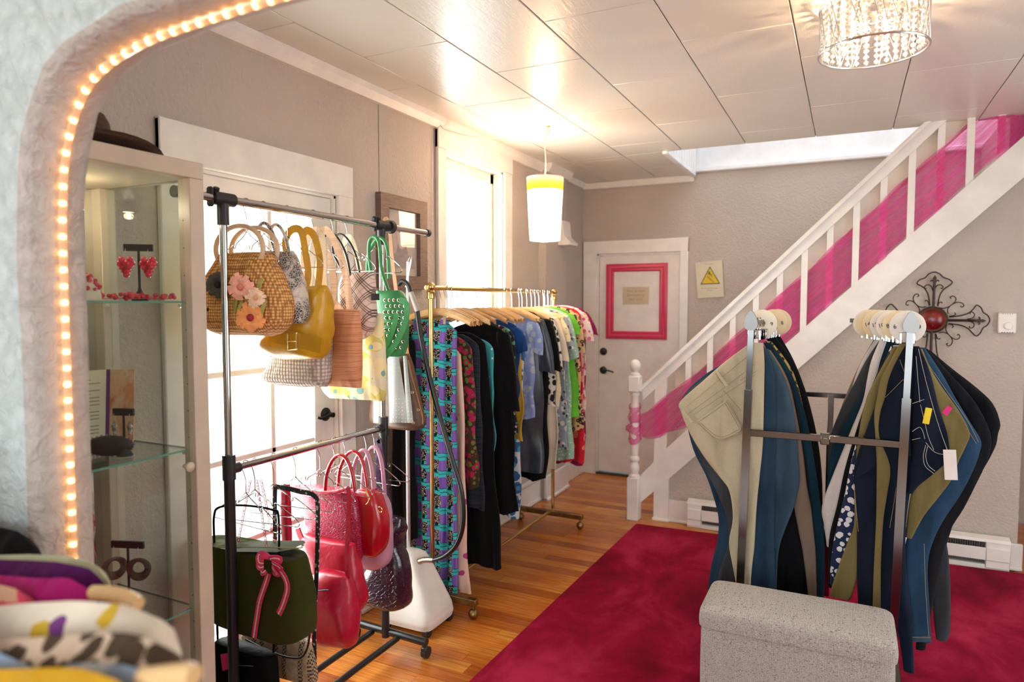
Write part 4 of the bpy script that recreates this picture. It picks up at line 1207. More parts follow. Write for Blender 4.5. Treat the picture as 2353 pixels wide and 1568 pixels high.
# 3 mustard bag
Y = 1.905
M_MUST = m_leather('mustard_leather', (.62, .34, .012), .38, c2=(.46, .23, .006))
b3 = bag('mustard_handbag', 'mustard yellow slouchy leather handbag with a large buckled belt', Y, [(658, 690, 748, .05), (675, 680, 752, .09), (710, 668, 752, .12), (755, 640, 752, .15), (790, 605, 746, .16), (812, 622, 742, .13), (824, 650, 735, .06)], M_MUST, GU, seed=3, wr=.006)
bl = [onY(a, b_, Y - .112) for a, b_ in ((622, 768), (650, 775), (690, 783), (740, 796))]
MB().tube(spl(bl, 5), 1, 4, flat=(.006, .026), up=(0, -1, 0)).build('belt', m_leather('mustard_belt', (.50, .25, .006), .35), b3)
c = onY(672, 786, Y - .120); fr_ = MB()
fr_.tube([c + Vector((sx * .020, -.002, sz * .028)) for sx, sz in ((-1, -1), (1, -.9), (1, 1.1), (-1, 1))], .0035, 6, closed=True).tube([c + Vector((-.02, -.003, 0)), c + Vector((.024, -.006, .004))], .0025, 5)
fr_.build('buckle', plain('gold_buckle', (.80, .62, .32), .25, 1), b3)
strap(b3, py3([(700, 665), (708, 630), (700, 570), (690, 530), (668, 530), (655, 560), (668, 610), (690, 655)], Y), flat=(.002, .014), mat=M_MUST, up=(0, -1, 0))
strap(b3, [p + Vector((.02, .03, 0)) for p in py3([(708, 660), (712, 600), (700, 545), (683, 528), (672, 540)], Y)], flat=(.002, .014), mat=M_MUST, up=(0, -1, 0))
# 4 cream crochet bag
Y = 2.0
b4 = bag('crochet_handbag', 'cream crocheted handbag below the mustard bag', Y, [(690, 662, 752, .05), (740, 650, 757, .08), (800, 640, 758, .10), (845, 622, 757, .11), (872, 612, 754, .11), (886, 640, 750, .06)], m_knit('cream_crochet', (.72, .62, .54), (.36, .28, .23), 72, 1.0), GU, seed=4)
strap(b4, py3([(705, 695), (712, 640), (722, 560), (732, 540), (742, 560), (744, 640), (746, 695)], Y), flat=(.002, .016), mat=plain('silver_sequin', (.62, .56, .50), .3, .6, var=(400, (.9, .86, .8))), up=(0, -1, 0))
# 5 striped raffia tote
Y = 2.06
M_RAF = m_stripes('striped_raffia', [(.3, (.34, .11, .045)), (.42, (.55, .20, .09)), (.52, (.68, .33, .17)), (.62, (.50, .17, .10)), (.72, (.74, .45, .26))], 7)
b5 = bag('raffia_tote', 'orange and brown striped raffia tote with long tan straps', Y, [(712, 752, 824, .03), (740, 752, 825, .06), (800, 751, 826, .08), (860, 749, 827, .08), (888, 748, 828, .05)], M_RAF, GU, puff=.2, seed=5, wr=.002)
M_TANS = m_stripes('tan_strap', [(.3, (.55, .34, .22)), (.6, (.74, .52, .36))], 7)
strap(b5, py3([(758, 715), (768, 660), (756, 590), (735, 542), (725, 530), (708, 545), (698, 600), (712, 660), (740, 712)], Y), flat=(.002, .016), mat=M_TANS, up=(0, -1, 0))
strap(b5, [p + Vector((.0, .05, 0)) for p in py3([(785, 715), (776, 640), (760, 580), (738, 535), (722, 528), (705, 560), (712, 640), (760, 712)], Y)], flat=(.002, .016), mat=M_TANS, up=(0, -1, 0))
# folded tan scarf end on the hanger
m_ = MB(); A = onY(724, 527, Y); B1, B2 = onY(694, 560, Y), onY(752, 566, Y)
# 6 plaid bag
Y = 2.165
b6 = bag('plaid_handbag', 'small pink and brown plaid handbag with black handles', Y, [(628, 786, 856, .05), (660, 783, 859, .07), (720, 785, 862, .09), (760, 790, 852, .08), (779, 812, 832, .04)], m_plaid('plaid_canvas'), GU, seed=6, wr=.005)
for k_, dy in enumerate((-.025, .035)): strap(b6, [p + Vector((0, dy, 0)) for p in py3([(815, 635), (806, 590), (790, 555), (772, 537), (756, 545), (752, 580), (780, 632)], Y)], .0045, mat=M_BLACKP)
MB().box(tuple(onY(861, 690, Y - .03)), tuple(onY(864, 675, Y + .0) + Vector((0, 0, 0)))).build('side_tab', M_BLACKP, b6, smooth=False)
# 7 floral cream bag
Y = 2.25
b7 = bag('floral_handbag', 'cream and yellow-green floral print shopping bag', Y, [(720, 800, 876, .04), (770, 780, 880, .06), (840, 750, 884, .08), (895, 742, 886, .08), (917, 760, 880, .05)],
         m_blobs('floral_canvas', (.74, .68, .45), [((.66, .58, .16), .48), ((.85, .72, .38), .40), ((.22, .40, .36), .28)], 13), GU, seed=7, puff=.2)
strap(b7, py3([(838, 722), (830, 640), (815, 570), (803, 545), (792, 560), (800, 640), (812, 722)], Y), flat=(.002, .012), mat=plain('cream_strap', (.66, .60, .42), .7), up=(0, -1, 0))
# 8 green perforated bag
Y = 2.395
M_GRN = m_leather('green_leather', (.055, .27, .09), .35, c2=(.04, .21, .07))
b8 = bag('green_handbag', 'bright green leather handbag with rows of metal eyelets and a diagonal strap', Y, [(668, 868, 918, .05), (685, 866, 928, .08), (740, 872, 934, .09), (790, 874, 932, .09), (818, 880, 926, .06)], M_GRN, GU, seed=8, puff=.2, wr=.002)
for pth in ([(874, 668), (862, 600), (862, 560), (872, 546), (884, 560), (890, 620), (905, 668)], [(866, 700), (838, 640), (836, 590), (850, 556), (866, 546), (880, 570), (884, 640)]):
    strap(b8, [p + Vector((0, -.04 if pth[0][0] > 870 else .03, 0)) for p in py3(pth, Y)], .008, mat=M_GRN)
ey = None; M_EYE = plain('eyelet_metal', (.75, .66, .5), .25, 1); M_HOLE = plain('eyelet_hole', (.015, .012, .01), .8)
for r_ in range(9):
    for c_ in range(5):
        px, py = 884 + c_ * 10.5 + (r_ % 2) * 4 - r_ * .6, 690 + r_ * 13.6
        if px > 930 - max(0, r_ - 6) * 3: continue
        p = onY(px, py, Y - .0485)
        if ey is None:
            ey = MB().tube([(.0052 * cos(a * PI / 5), 0, .0052 * sin(a * PI / 5)) for a in range(10)], .0016, 4, closed=True).build('eyelet', M_EYE, b8, world=False)
            eh = MB().cyl((0, .002, 0), (0, .0004, 0), .0046, n=10).build('eyelet_hole', M_HOLE, b8, world=False)
            ey.location = eh.location = p - b8.location
        else: child_copy(ey, b8, p - b8.location); child_copy(eh, b8, p - b8.location)
MB().tube(spl(py3([(918, 690), (934, 700), (932, 740), (912, 785), (890, 815), (876, 826), (884, 800), (902, 760), (912, 720)], Y - .075), 5), 1, 4, flat=(.002, .012), up=(0, -1, 0)).build('shoulder_strap', m_leather('bright_green_strap', (.10, .42, .16), .3), b8)
# 9 monogram bag on the strap over the rail
Y = 2.575
t = NT('grey_monogram_canvas'); t.set(Roughness=.45); t.col(t.ramp(t.voro(t.co(), 60, rnd=.2), [(.0, (.66, .55, .36)), (.16, (.66, .55, .36)), (.2, (.30, .30, .295)), (1, (.35, .35, .345))]))
t2 = NT('brown_monogram_canvas'); t2.set(Roughness=.4); t2.col(t2.ramp(t2.noise(t2.co(), 40, 2), [(.3, (.09, .045, .022)), (.7, (.14, .07, .035))]))
b9 = bag('monogram_shoulder_bag', 'brown monogram shoulder bag with grey panels hanging by a tan strap', Y, [(812, 876, 938, .05), (840, 870, 946, .08), (900, 862, 958, .10), (955, 856, 970, .11), (975, 860, 972, .10), (984, 880, 960, .07)], t2.m, GU, seed=9, wr=.001, puff=0)
for a, b_, c_, d_ in ((890, 916, 895, 940), (858, 876, 858, 880), (926, 934, 935, 950)):
    A, B, Cc, D_ = onY(a, 818, Y - .055), onY(b_, 818, Y - .055), onY(d_, 972, Y - .062), onY(c_, 972, Y - .062)
    f_ = lambda u, v: A.lerp(B, u).lerp(D_.lerp(Cc, u), v) + Vector((0, -.004 * sin(PI * u), 0))
    MB().grid(f_, 4, 6).build('grey_panel', t.m, b9)
M_TAN = m_leather('tan_leather', (.42, .20, .08), .5)
strap(b9, py3([(938, 825), (930, 780), (915, 700), (902, 600), (896, 530), (890, 506), (884, 506), (882, 530), (880, 600)], Y), flat=(.002, .010), mat=M_TAN, up=(0, -1, 0), name='shoulder_strap')
strap(b9, py3([(938, 828), (945, 860), (958, 910), (970, 955), (971, 975)], Y - .03), .003, mat=M_TAN, name='piping')
for px, py in ((962, 945), (950, 975), (948, 905), (900, 980)): text_mesh('monogram', 'LV', .016, plain('tan_print', (.42, .28, .12), .5), b9, onY(px, py, Y - .066), 0)

# ---- lower rail
Y = 1.685
M_BLKL = m_leather('black_leather', (.005, .005, .0055), .7, coat=0); M_BLKL.node_tree.nodes['Principled BSDF'].inputs['Specular IOR Level'].default_value = .06
l1 = bag('crossbody_bag', 'small black crossbody bag with a pink price tag at the bottom', Y, [(1487, 502, 622, .06), (1500, 499, 630, .08), (1560, 500, 632, .09), (1640, 502, 630, .09), (1660, 508, 622, .06)], M_BLKL, GL, seed=10, puff=.1, wr=.002)
strap(l1, py3([(501, 1495), (497, 1380), (492, 1240), (492, 1185), (505, 1166), (560, 1162), (625, 1172), (640, 1190), (640, 1300), (634, 1420), (628, 1500)], Y + .012), .004, mat=M_BLKL, name='shoulder_strap')
A = [onY(a, b_, Y - .05) for a, b_ in ((506, 1505), (522, 1502), (527, 1538), (511, 1543))]
tg = MB().add(A + [p + Vector((0, .0015, 0)) for p in A], [(0, 1, 2, 3), (7, 6, 5, 4), (0, 4, 5, 1), (1, 5, 6, 2), (2, 6, 7, 3), (3, 7, 4, 0)]).build('price_tag', plain('hot_pink_card', (.72, .02, .20), .7), l1, smooth=False)
strap(l1, py3([(545, 1530), (570, 1531), (582, 1532)], Y - .047), .0012, mat=M_STEEL, name='nameplate')
# green felt bag
Y = 1.725
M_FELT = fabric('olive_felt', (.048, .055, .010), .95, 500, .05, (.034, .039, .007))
rows = [(1258, 475, 690, .12), (1262, 474, 692, .13), (1300, 474, 700, .15), (1360, 476, 710, .17), (1420, 488, 712, .16), (1444, 510, 690, .13), (1449, 530, 670, .10)]
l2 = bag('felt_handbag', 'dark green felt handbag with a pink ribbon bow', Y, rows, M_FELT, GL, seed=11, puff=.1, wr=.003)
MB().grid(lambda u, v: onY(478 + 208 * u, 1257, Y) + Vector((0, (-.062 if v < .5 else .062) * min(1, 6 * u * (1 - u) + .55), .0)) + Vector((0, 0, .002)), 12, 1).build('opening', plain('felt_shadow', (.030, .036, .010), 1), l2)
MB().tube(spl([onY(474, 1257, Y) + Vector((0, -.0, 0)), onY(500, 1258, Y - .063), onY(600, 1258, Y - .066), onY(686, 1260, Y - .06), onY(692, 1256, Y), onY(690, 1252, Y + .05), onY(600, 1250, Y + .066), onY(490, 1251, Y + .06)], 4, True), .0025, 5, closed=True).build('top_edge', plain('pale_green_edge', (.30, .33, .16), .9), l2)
M_RIB = m_stripes('pink_ribbon', [(.3, (.62, .03, .12)), (.6, (.72, .06, .17))], 5); M_RIBW = plain('ribbon_white', (.8, .7, .6), .7)
bw = onY(625, 1293, Y - .092)
for k_, (dx, dz, sc_) in enumerate(((-.045, .022, 1), (-.052, -.004, .95), (-.04, -.03, .9), (.045, .024, 1), (.05, -.006, .95), (.04, -.03, .85))):
    m_ = MB(); e_ = bw + Vector((dx * sc_, -.012, dz)); mid = bw.lerp(e_, .55)
    n_ = Vector((-dz, 0, dx)).normalized()
    pth = spl([bw, mid + n_ * .012 + Vector((0, -.016, 0)), e_, mid - n_ * .012 + Vector((0, -.004, 0)), bw], 4)
    m_.tube(pth, 1, 4, flat=(.001, .011), up=(0, -1, 0)); lp2 = m_.build('bow_loop', M_RIB, l2)
    MB().tube([p + Vector((0, -.0016, 0)) for p in pth[:10]], 1, 4, flat=(.0004, .0018), up=(0, -1, 0)).build('white_stripe', M_RIBW, lp2)
for pts in ([(620, 1305), (612, 1335), (597, 1380), (590, 1420), (583, 1466)], [(640, 1308), (655, 1330), (660, 1355), (650, 1390), (640, 1412)]):
    P3 = spl([onY(a, b_, Y - .098) for a, b_ in pts], 5)
    tl_ = MB().tube(P3, 1, 4, flat=(.0008, .011), up=(0, -1, 0)).build('ribbon_tail', M_RIB, l2)
    MB().tube([p + Vector((0, -.0014, 0)) for p in P3], 1, 4, flat=(.0004, .0022), up=(0, -1, 0)).build('white_stripe', M_RIBW, tl_)
m_ = MB()
for k_ in range(12): m_.tube([bw + Vector((-.016 + k_ * .003, -.018 + .003 * (k_ % 2), .014)), bw + Vector((-.014 + k_ * .0027, -.02, -.03))], .0016, 4)
m_.build('bow_knot', M_FELT, l2)
M_CHAIN = plain('copper_chain', (.40, .12, .10), .35, .8, var=(200, (.6, .10, .14)))
for x0, x1, dy in ((545, 575, .03), (612, 590, -.04), (632, 600, .04)):
    m_ = MB(); A, B = onY(x0, 1256, Y + dy), onY(x1, 1105, Y + dy * .3)
    n_ = 22
    for k_ in range(n_):
        p, q = A.lerp(B, k_ / n_), A.lerp(B, (k_ + 1.25) / n_); o_ = Vector((.003 if k_ % 2 else 0, 0 if k_ % 2 else .003, 0))
        m_.tube([p + o_, p.lerp(q, .5) + o_ * 1.6, q + o_, q - o_, p.lerp(q, .5) - o_ * 1.6, p - o_], .0012, 4, closed=True)
    m_.build('chain', M_CHAIN, l2)
# woven straw clutch
Y = 1.83
l3 = bag('woven_clutch', 'woven straw flap clutch with black stripes and a black strap', Y, [(1452, 565, 706, .04), (1470, 560, 716, .06), (1510, 560, 724, .07), (1548, 600, 724, .06), (1560, 640, 716, .04)], m_weave('basket_weave', (.62, .45, .27), (.03, .025, .022)), GL, seed=12, puff=.1, wr=.002)
strap(l3, py3([(565, 1470), (600, 1488), (650, 1508), (690, 1512), (706, 1490), (712, 1455)], Y - .042), .004, mat=M_BLACKP, name='flap_binding')
strap(l3, py3([(724, 1560), (722, 1440), (728, 1300), (730, 1170), (722, 1140), (690, 1130), (640, 1120), (632, 1130), (632, 1240)], Y + .02), flat=(.0015, .009), mat=m_blobs('paisley_strap', (.03, .03, .035), [((.45, .47, .48), .35)], 60), up=(0, -1, 0), name='shoulder_strap')
# red bags
M_RED = m_leather('crimson_leather', (.52, .012, .045), .33, c2=(.40, .008, .03)); M_CROC = m_leather('pink_croc_leather', (.62, .03, .10), .3, croc=75, coat=.4)
M_RED2 = m_leather('scarlet_patent', (.50, .006, .018), .2, coat=.8)
Y = 1.95
l4 = bag('tall_red_strap_bag', 'narrow crimson bag with a wide flat strap behind the chain bag', Y, [(1112, 647, 664, .02), (1180, 648, 666, .03), (1250, 650, 668, .03)], M_RED, GL, seed=13, puff=.1, wr=.001)
Y = 2.02
l6 = bag('red_shoulder_bag', 'slouchy crimson leather shoulder bag with a zipped front pocket, lowest of the red bags', Y, [(1318, 735, 800, .05), (1335, 715, 806, .09), (1380, 712, 815, .12), (1430, 716, 820, .13), (1470, 722, 812, .10), (1480, 735, 790, .06)], M_RED, GL, seed=15, wr=.006)
strap(l6, py3([(800, 1330), (795, 1290), (800, 1220), (802, 1150), (800, 1120)], Y), flat=(.002, .009), mat=M_RED, up=(0, -1, 0), name='shoulder_strap')
strap(l6, py3([(722, 1360), (745, 1357), (756, 1357)], Y - .068), .0025, mat=M_BLACKP, name='zip')
Y = 2.10
l5 = bag('red_tote', 'crimson leather tote with an open top behind the slouchy red bag', Y, [(1240, 690, 812, .05), (1262, 698, 818, .09), (1320, 712, 830, .12), (1370, 730, 836, .12), (1392, 745, 828, .07)], M_RED, GL, seed=14, puff=.2, wr=.003)
strap(l5, py3([(700, 1250), (690, 1232), (684, 1215)], Y - .02), flat=(.003, .012), mat=M_RED, up=(0, -1, 0))
Y = 2.17
l4b = bag('croc_tote', 'glossy pink crocodile-embossed tote with rolled red handles', Y, [(1118, 668, 800, .05), (1128, 680, 815, .08), (1180, 705, 828, .10), (1250, 712, 832, .10), (1280, 722, 826, .07)], M_CROC, GL, seed=16, puff=.2, wr=.002)
for dy in (-.04, .04): strap(l4b, [p + Vector((0, dy, 0)) for p in py3([(762, 1122), (766, 1085), (780, 1052), (796, 1042), (812, 1052), (824, 1085), (830, 1125)], Y)], .0075, mat=M_RED2)
strap(l4b, py3([(660, 1120), (700, 1128), (760, 1132), (800, 1122)], Y - .045), .008, mat=M_RED, name='top_trim')
Y = 2.225
l7 = bag('red_satchel', 'small scarlet patent satchel with a gold ring', Y, [(1126, 826, 862, .06), (1140, 824, 872, .09), (1190, 824, 884, .11), (1240, 822, 884, .11), (1266, 826, 876, .09), (1275, 836, 866, .06)], M_RED2, GL, seed=17, puff=.1, wr=.002)
c = onY(873, 1172, Y - .06); MB().tube([c + Vector((.011 * cos(a * PI / 6), 0, .011 * sin(a * PI / 6))) for a in range(12)], .0024, 5, closed=True).build('ring', plain('gold_ring', (.8, .6, .25), .2, 1), l7)
strap(l7, py3([(840, 1128), (846, 1140), (848, 1152), (842, 1160)], Y - .06), .004, mat=M_BRASS, name='clasp')
Y = 2.29
M_LIL = m_leather('lilac_leather', (.60, .30, .40), .38)
l8 = bag('lilac_handbag', 'lilac pink handbag with round handles beside the red satchel', Y, [(1135, 845, 882, .06), (1160, 838, 890, .10), (1220, 830, 896, .12), (1280, 824, 894, .12), (1302, 832, 880, .07)], M_LIL, GL, seed=18)
for dy in (-.04, .03): strap(l8, [p + Vector((0, dy, 0)) for p in py3([(822, 1130), (826, 1075), (838, 1040), (848, 1031), (858, 1038), (868, 1075), (874, 1140)], Y)], .0085, mat=M_LIL)
Y = 2.37
l9 = bag('purple_patent_bag', 'dark purple crocodile patent bag beside the garment steamer', Y, [(1190, 885, 925, .06), (1215, 890, 928, .10), (1245, 890, 920, .10), (1290, 862, 936, .13), (1340, 832, 940, .15), (1378, 834, 938, .14), (1394, 856, 920, .08)], m_leather('purple_croc', (.035, .012, .035), .16, croc=48, coat=.9), GL, seed=19, wr=.005)
strap(l9, py3([(890, 1200), (872, 1120), (868, 1040), (870, 1010), (876, 1040), (886, 1120), (900, 1195)], Y), flat=(.003, .012), mat=m_leather('purple_strap', (.05, .02, .06), .25), up=(0, -1, 0))
# ================================================================ framed portrait on the left wall
pf = thing('framed_portrait', 'framed portrait print in a wide grey-brown wooden frame on the left wall', 'picture', (XL, 3.09, 1.655))
fy0, fy1, fz0, fz1 = 2.875, 3.305, 1.655, 2.15
t = NT('weathered_brown_wood'); t.set(Roughness=.55); g_ = t.noise(t.co((3, 3, 60)), 6, 4); t.col(t.ramp(g_, [(.3, (.12, .075, .055)), (.7, (.24, .155, .12))])); t.bump(g_, .3, .003)
FW = .072
for a, b in ((((fy0, fz0), (fy1, fz0), (fy1 - FW, fz0 + FW), (fy0 + FW, fz0 + FW)), 0), (((fy1, fz0), (fy1, fz1), (fy1 - FW, fz1 - FW), (fy1 - FW, fz0 + FW)), 1), (((fy1, fz1), (fy0, fz1), (fy0 + FW, fz1 - FW), (fy1 - FW, fz1 - FW)), 2), (((fy0, fz1), (fy0, fz0), (fy0 + FW, fz0 + FW), (fy0 + FW, fz1 - FW)), 3)):
    MB().prism(list(a), XL + .002, XL + .036, 'yz').build('frame_bar', t.m, pf, smooth=False)
py0, py1, pz0, pz1 = fy0 + FW, fy1 - FW, fz0 + FW, fz1 - FW
MB().box((XL + .004, py0 - .004, pz0 - .004), (XL + .010, py1 + .004, pz1 + .004)).build('mat_board', plain('ivory_mat', (.70, .60, .50), .85), pf, smooth=False)
def ell(cy, cz, ry, rz, n=24): return [(cy + ry * cos(2 * PI * i / n), cz + rz * sin(2 * PI * i / n)) for i in range(n)]
def flatp(pts, k_, mat, nm): MB().prism(pts, XL + .010 + k_ * .0004, XL + .0104 + k_ * .0004, 'yz').build(nm, mat, pf, smooth=False)
q0, q1, r0, r1 = py0 + .018, py1 - .018, pz0 + .04, pz1 - .03
cy_ = (q0 + q1) / 2
flatp([(q0, r0), (q1, r0), (q1, r1), (q0, r1)], 0, plain('print_ground', (.66, .54, .48), .7), 'print_ground')
flatp([(q0, r0)] + [(q0 + .02, r0 + .06), (cy_ - .05, r0 + .085), (cy_ - .02, r0 + .10), (cy_ + .03, r0 + .10), (cy_ + .055, r0 + .08), (q1 - .01, r0 + .055), (q1, r0)], 1, plain('print_shoulder', (.46, .38, .37), .7), 'print_shoulder')
flatp([(cy_ - .05, r0 + .085), (cy_ + .06, r0 + .08), (cy_ + .03, r0 + .15), (cy_ - .03, r0 + .15)], 2, plain('print_hair', (.40, .32, .32), .7), 'print_shadow')
flatp([(cy_ - .022, r0 + .06), (cy_ + .024, r0 + .06), (cy_ + .024, r0 + .13), (cy_ - .022, r0 + .13)], 3, plain('print_neck', (.40, .32, .32), .7), 'print_neck')
flatp(ell(cy_, r0 + .185, .047, .082), 4, plain('print_face', (.70, .575, .51), .7), 'print_face')
flatp(ell(cy_ + .003, r0 + .135, .012, .0045, 12), 5, plain('print_lips', (.42, .20, .19), .7), 'print_lips')
flatp(ell(cy_ - .018, r0 + .195, .011, .004, 12), 5, plain('print_eye', (.12, .10, .10), .7), 'print_eye'); flatp(ell(cy_ + .018, r0 + .195, .011, .004, 12), 5, plain('print_eye', (.12, .10, .10), .7), 'print_eye')
MB().box((XL + .016, py0 - .003, pz0 - .003), (XL + .018, py1 + .003, pz1 + .003)).build('glazing', glass_mat('picture_glass', (.98, .98, .98), 1.0, 0, .09), pf, smooth=False)

# ================================================================ brass garment rack
GX, GY0, GY1, GZ = -1.885, 2.905, 4.50, 1.655
gr = thing('brass_rack', 'brass rolling garment rack full of dresses and tops below the window', 'garment rack', (GX, (GY0 + GY1) / 2, 0))
MB().cyl((GX, GY0, GZ), (GX, GY1, GZ), .0125, n=18).build('top_rail', M_BRASS, gr)
for y in (GY0, GY1):
    MB().cyl((GX, y, .09), (GX, y, GZ), .012, n=16).build('post', M_BRASS, gr)
    MB().ball((GX, y, GZ + .004), .024, 14).lathe([(.02, -.055), (.0215, -.05), (.018, -.035), (.022, -.022), (.016, -.01)], (GX, y, GZ), 16).lathe([(.012, -.04), (.012, -.03), (.006, -.026), (.009, -.02), (.012, 0)] if y < 3.5 else [(.012, 0), (.009, .02), (.006, .026), (.012, .03), (.012, .04)], (GX, y, GZ), 12, 'y').build('corner_fitting', M_BRASS, gr)
    ym = y if y < 3.5 else 4.42
    MB().bbox((GX - .245, ym - .018, .068), (GX + .26, ym + .018, .102), .003).build('foot_bar', M_ABRASS, gr)
    for x in (GX - .22, GX + .24):
        MB().ball((x, ym, .0265), .0262, 14).cyl((x, ym, .04), (x, ym, .07), .007, n=8).build('ball_caster', M_ABRASS, gr)
MB().cyl((GX, GY0, .085), (GX, 4.42, .085), .0115, n=12).build('base_rod', M_BRASS, gr)

# ---- wooden hangers
M_HW = plain('honey_hanger_wood', (.66, .38, .15), .35, var=(25, (.76, .48, .22)))
M_HOOK = plain('steel_hook', (.72, .72, .72), .2, 1)
def wood_hanger():
    b = MB(); sec = []
    def fn(u, v):
        x = (u - .5) * .42; z = -.105 - .06 * abs(x / .21) ** 1.6 - .012; w_ = .018 - .004 * abs(x / .21); a = 2 * PI * v
        return (x, .009 * cos(a) + .018 * (x / .21) ** 2 * -1, z + w_ * sin(a))
    b.grid(fn, 22, 10, cv=True)
    body = b
    hk_ = MB(); hook = [Vector((0, .0175 * cos(a), .0165 * sin(a))) for a in [math.radians(q) for q in (-30, 0, 30, 60, 90, 120, 150, 180, 205)]]
    hk_.tube(hook + [Vector((0, -.005, -.03)), Vector((0, 0, -.05)), Vector((0, 0, -.105))], .002, 6)
    return body, hk_
_wood = []
def place_wood(y, rot, dx, label):
    t_ = thing('wooden_hanger', label, 'hanger', (GX + dx, y, GZ - .002), 'wooden hangers on the brass rack', rot)
    if not _wood:
        a, b = wood_hanger(); _wood.append(a.build('hanger_body', M_HW, t_, world=False)); _wood.append(b.build('hook', M_HOOK, t_, world=False))
    else:
        for s_ in _wood: child_copy(s_, t_)
    return t_

# ---- garments: rows (z, x_left, x_right, thickness)
def gloft(rows, Y, A=.010, k=60, nu=40, sub=4, seed=0, e=.75, hemw=.012):
    rn = random.Random(seed); ph = [rn.uniform(0, 6.28) for _ in range(5)]
    P_ = spl([Vector((q[0], q[1], q[2])) for q in rows], sub); T_ = spl([Vector((q[3], 0, 0)) for q in rows], sub); n = len(P_)
    zt, zb = P_[0].x, P_[-1].x; vs = []
    for i in range(n):
        z, xl, xr = P_[i]; th = max(.004, T_[i].x / 2); v = (zt - z) / (zt - zb + 1e-9); cx_, hw = (xl + xr) / 2, (xr - xl) / 2
        g_ = min(1, .12 + 1.1 * v)
        for j in range(nu):
            a = 2 * PI * j / nu; c, s_ = cos(a), sin(a)
            x = hw * math.copysign(abs(c) ** e, c); y = th * math.copysign(abs(s_) ** e, s_)
            f_ = A * g_ * (sin(k * x + ph[0] + 2.0 * v) + .5 * sin(k * 1.7 * x + ph[1] - 3 * v)) + A * .5 * sin(9 * v + 14 * x + ph[2])
            vs.append((cx_ + x * (1 + .04 * g_ * sin(5 * v * PI + ph[3])), Y + y + f_, z + hemw * v ** 6 * sin(k * .6 * x + ph[4])))
    fs = [(i * nu + j, i * nu + (j + 1) % nu, (i + 1) * nu + (j + 1) % nu, (i + 1) * nu + j) for i in range(n - 1) for j in range(nu)]
    fs.append(list(range(nu)))
    return MB().add(vs, fs)
GG = 'clothes on the brass rack'
def garment(name, label, cat, Y, mat, ztop, zhem, xr_s, xr_h, w_s=.40, w_h=.44, waist=None, sleeve=None, A=.012, k=55, th=.040, seed=0, smat=None, neck=.15, extra=None, hang=True):
    xl_s = xr_s - w_s; xl_h = xr_h - w_h; c = (xr_s + xl_s) / 2
    H_ = ztop - zhem
    rows = [(ztop, c - neck / 2, c + neck / 2, .02), (ztop - .02, xl_s + .05, xr_s - .05, .03), (ztop - .05, xl_s + .012, xr_s - .012, th * .8), (ztop - .09, xl_s, xr_s, th)]
    for f_ in (.28, .45, .62, .8, 1.0):
        a, b = xl_s + (xl_h - xl_s) * f_, xr_s + (xr_h - xr_s) * f_
        if waist and f_ in (.28, .45): a += waist * (1.0 if f_ == .45 else .5); b -= waist * (1.0 if f_ == .45 else .5)
        rows.append((ztop - H_ * f_, a, b, th * (1 + .15 * f_)))
    t_ = thing(name, label, cat, (c, Y, zhem), GG)
    gloft(rows, Y, A, k, seed=seed).build('garment_body', mat, t_, angle=70)
    if sleeve:
        L, out = sleeve
        for sg in (1, -1):
            xs = xr_s if sg > 0 else xl_s
            r_ = [(ztop - .045, xs - .05 * sg, xs - .005 * sg, .03), (ztop - .07, xs - .06 * sg, xs + .02 * sg, .045), (ztop - .07 - L * .5, xs - .045 * sg + out * .5 * sg, xs + .045 * sg + out * .5 * sg, .045), (ztop - .07 - L, xs - .05 * sg + out * sg, xs + .05 * sg + out * sg, .035)]
            if sg < 0: r_ = [(z, b, a, d) for z, a, b, d in r_]
            if sg < 0 and min(q[1] for q in r_) < XL + .05:
                sh_ = XL + .055 - min(q[1] for q in r_); r_ = [(z, a + sh_, b + sh_, d) for z, a, b, d in r_]
            gloft(r_, Y - .004, .006, 50, 20, 4, seed + 5).build('sleeve', smat or mat, t_, angle=70)
    if hang: place_wood(Y, R.uniform(-.12, .12), c - GX if abs(c - GX) < .06 else 0, 'honey coloured wooden hanger holding the %s' % name.replace('_', ' '))
    return t_

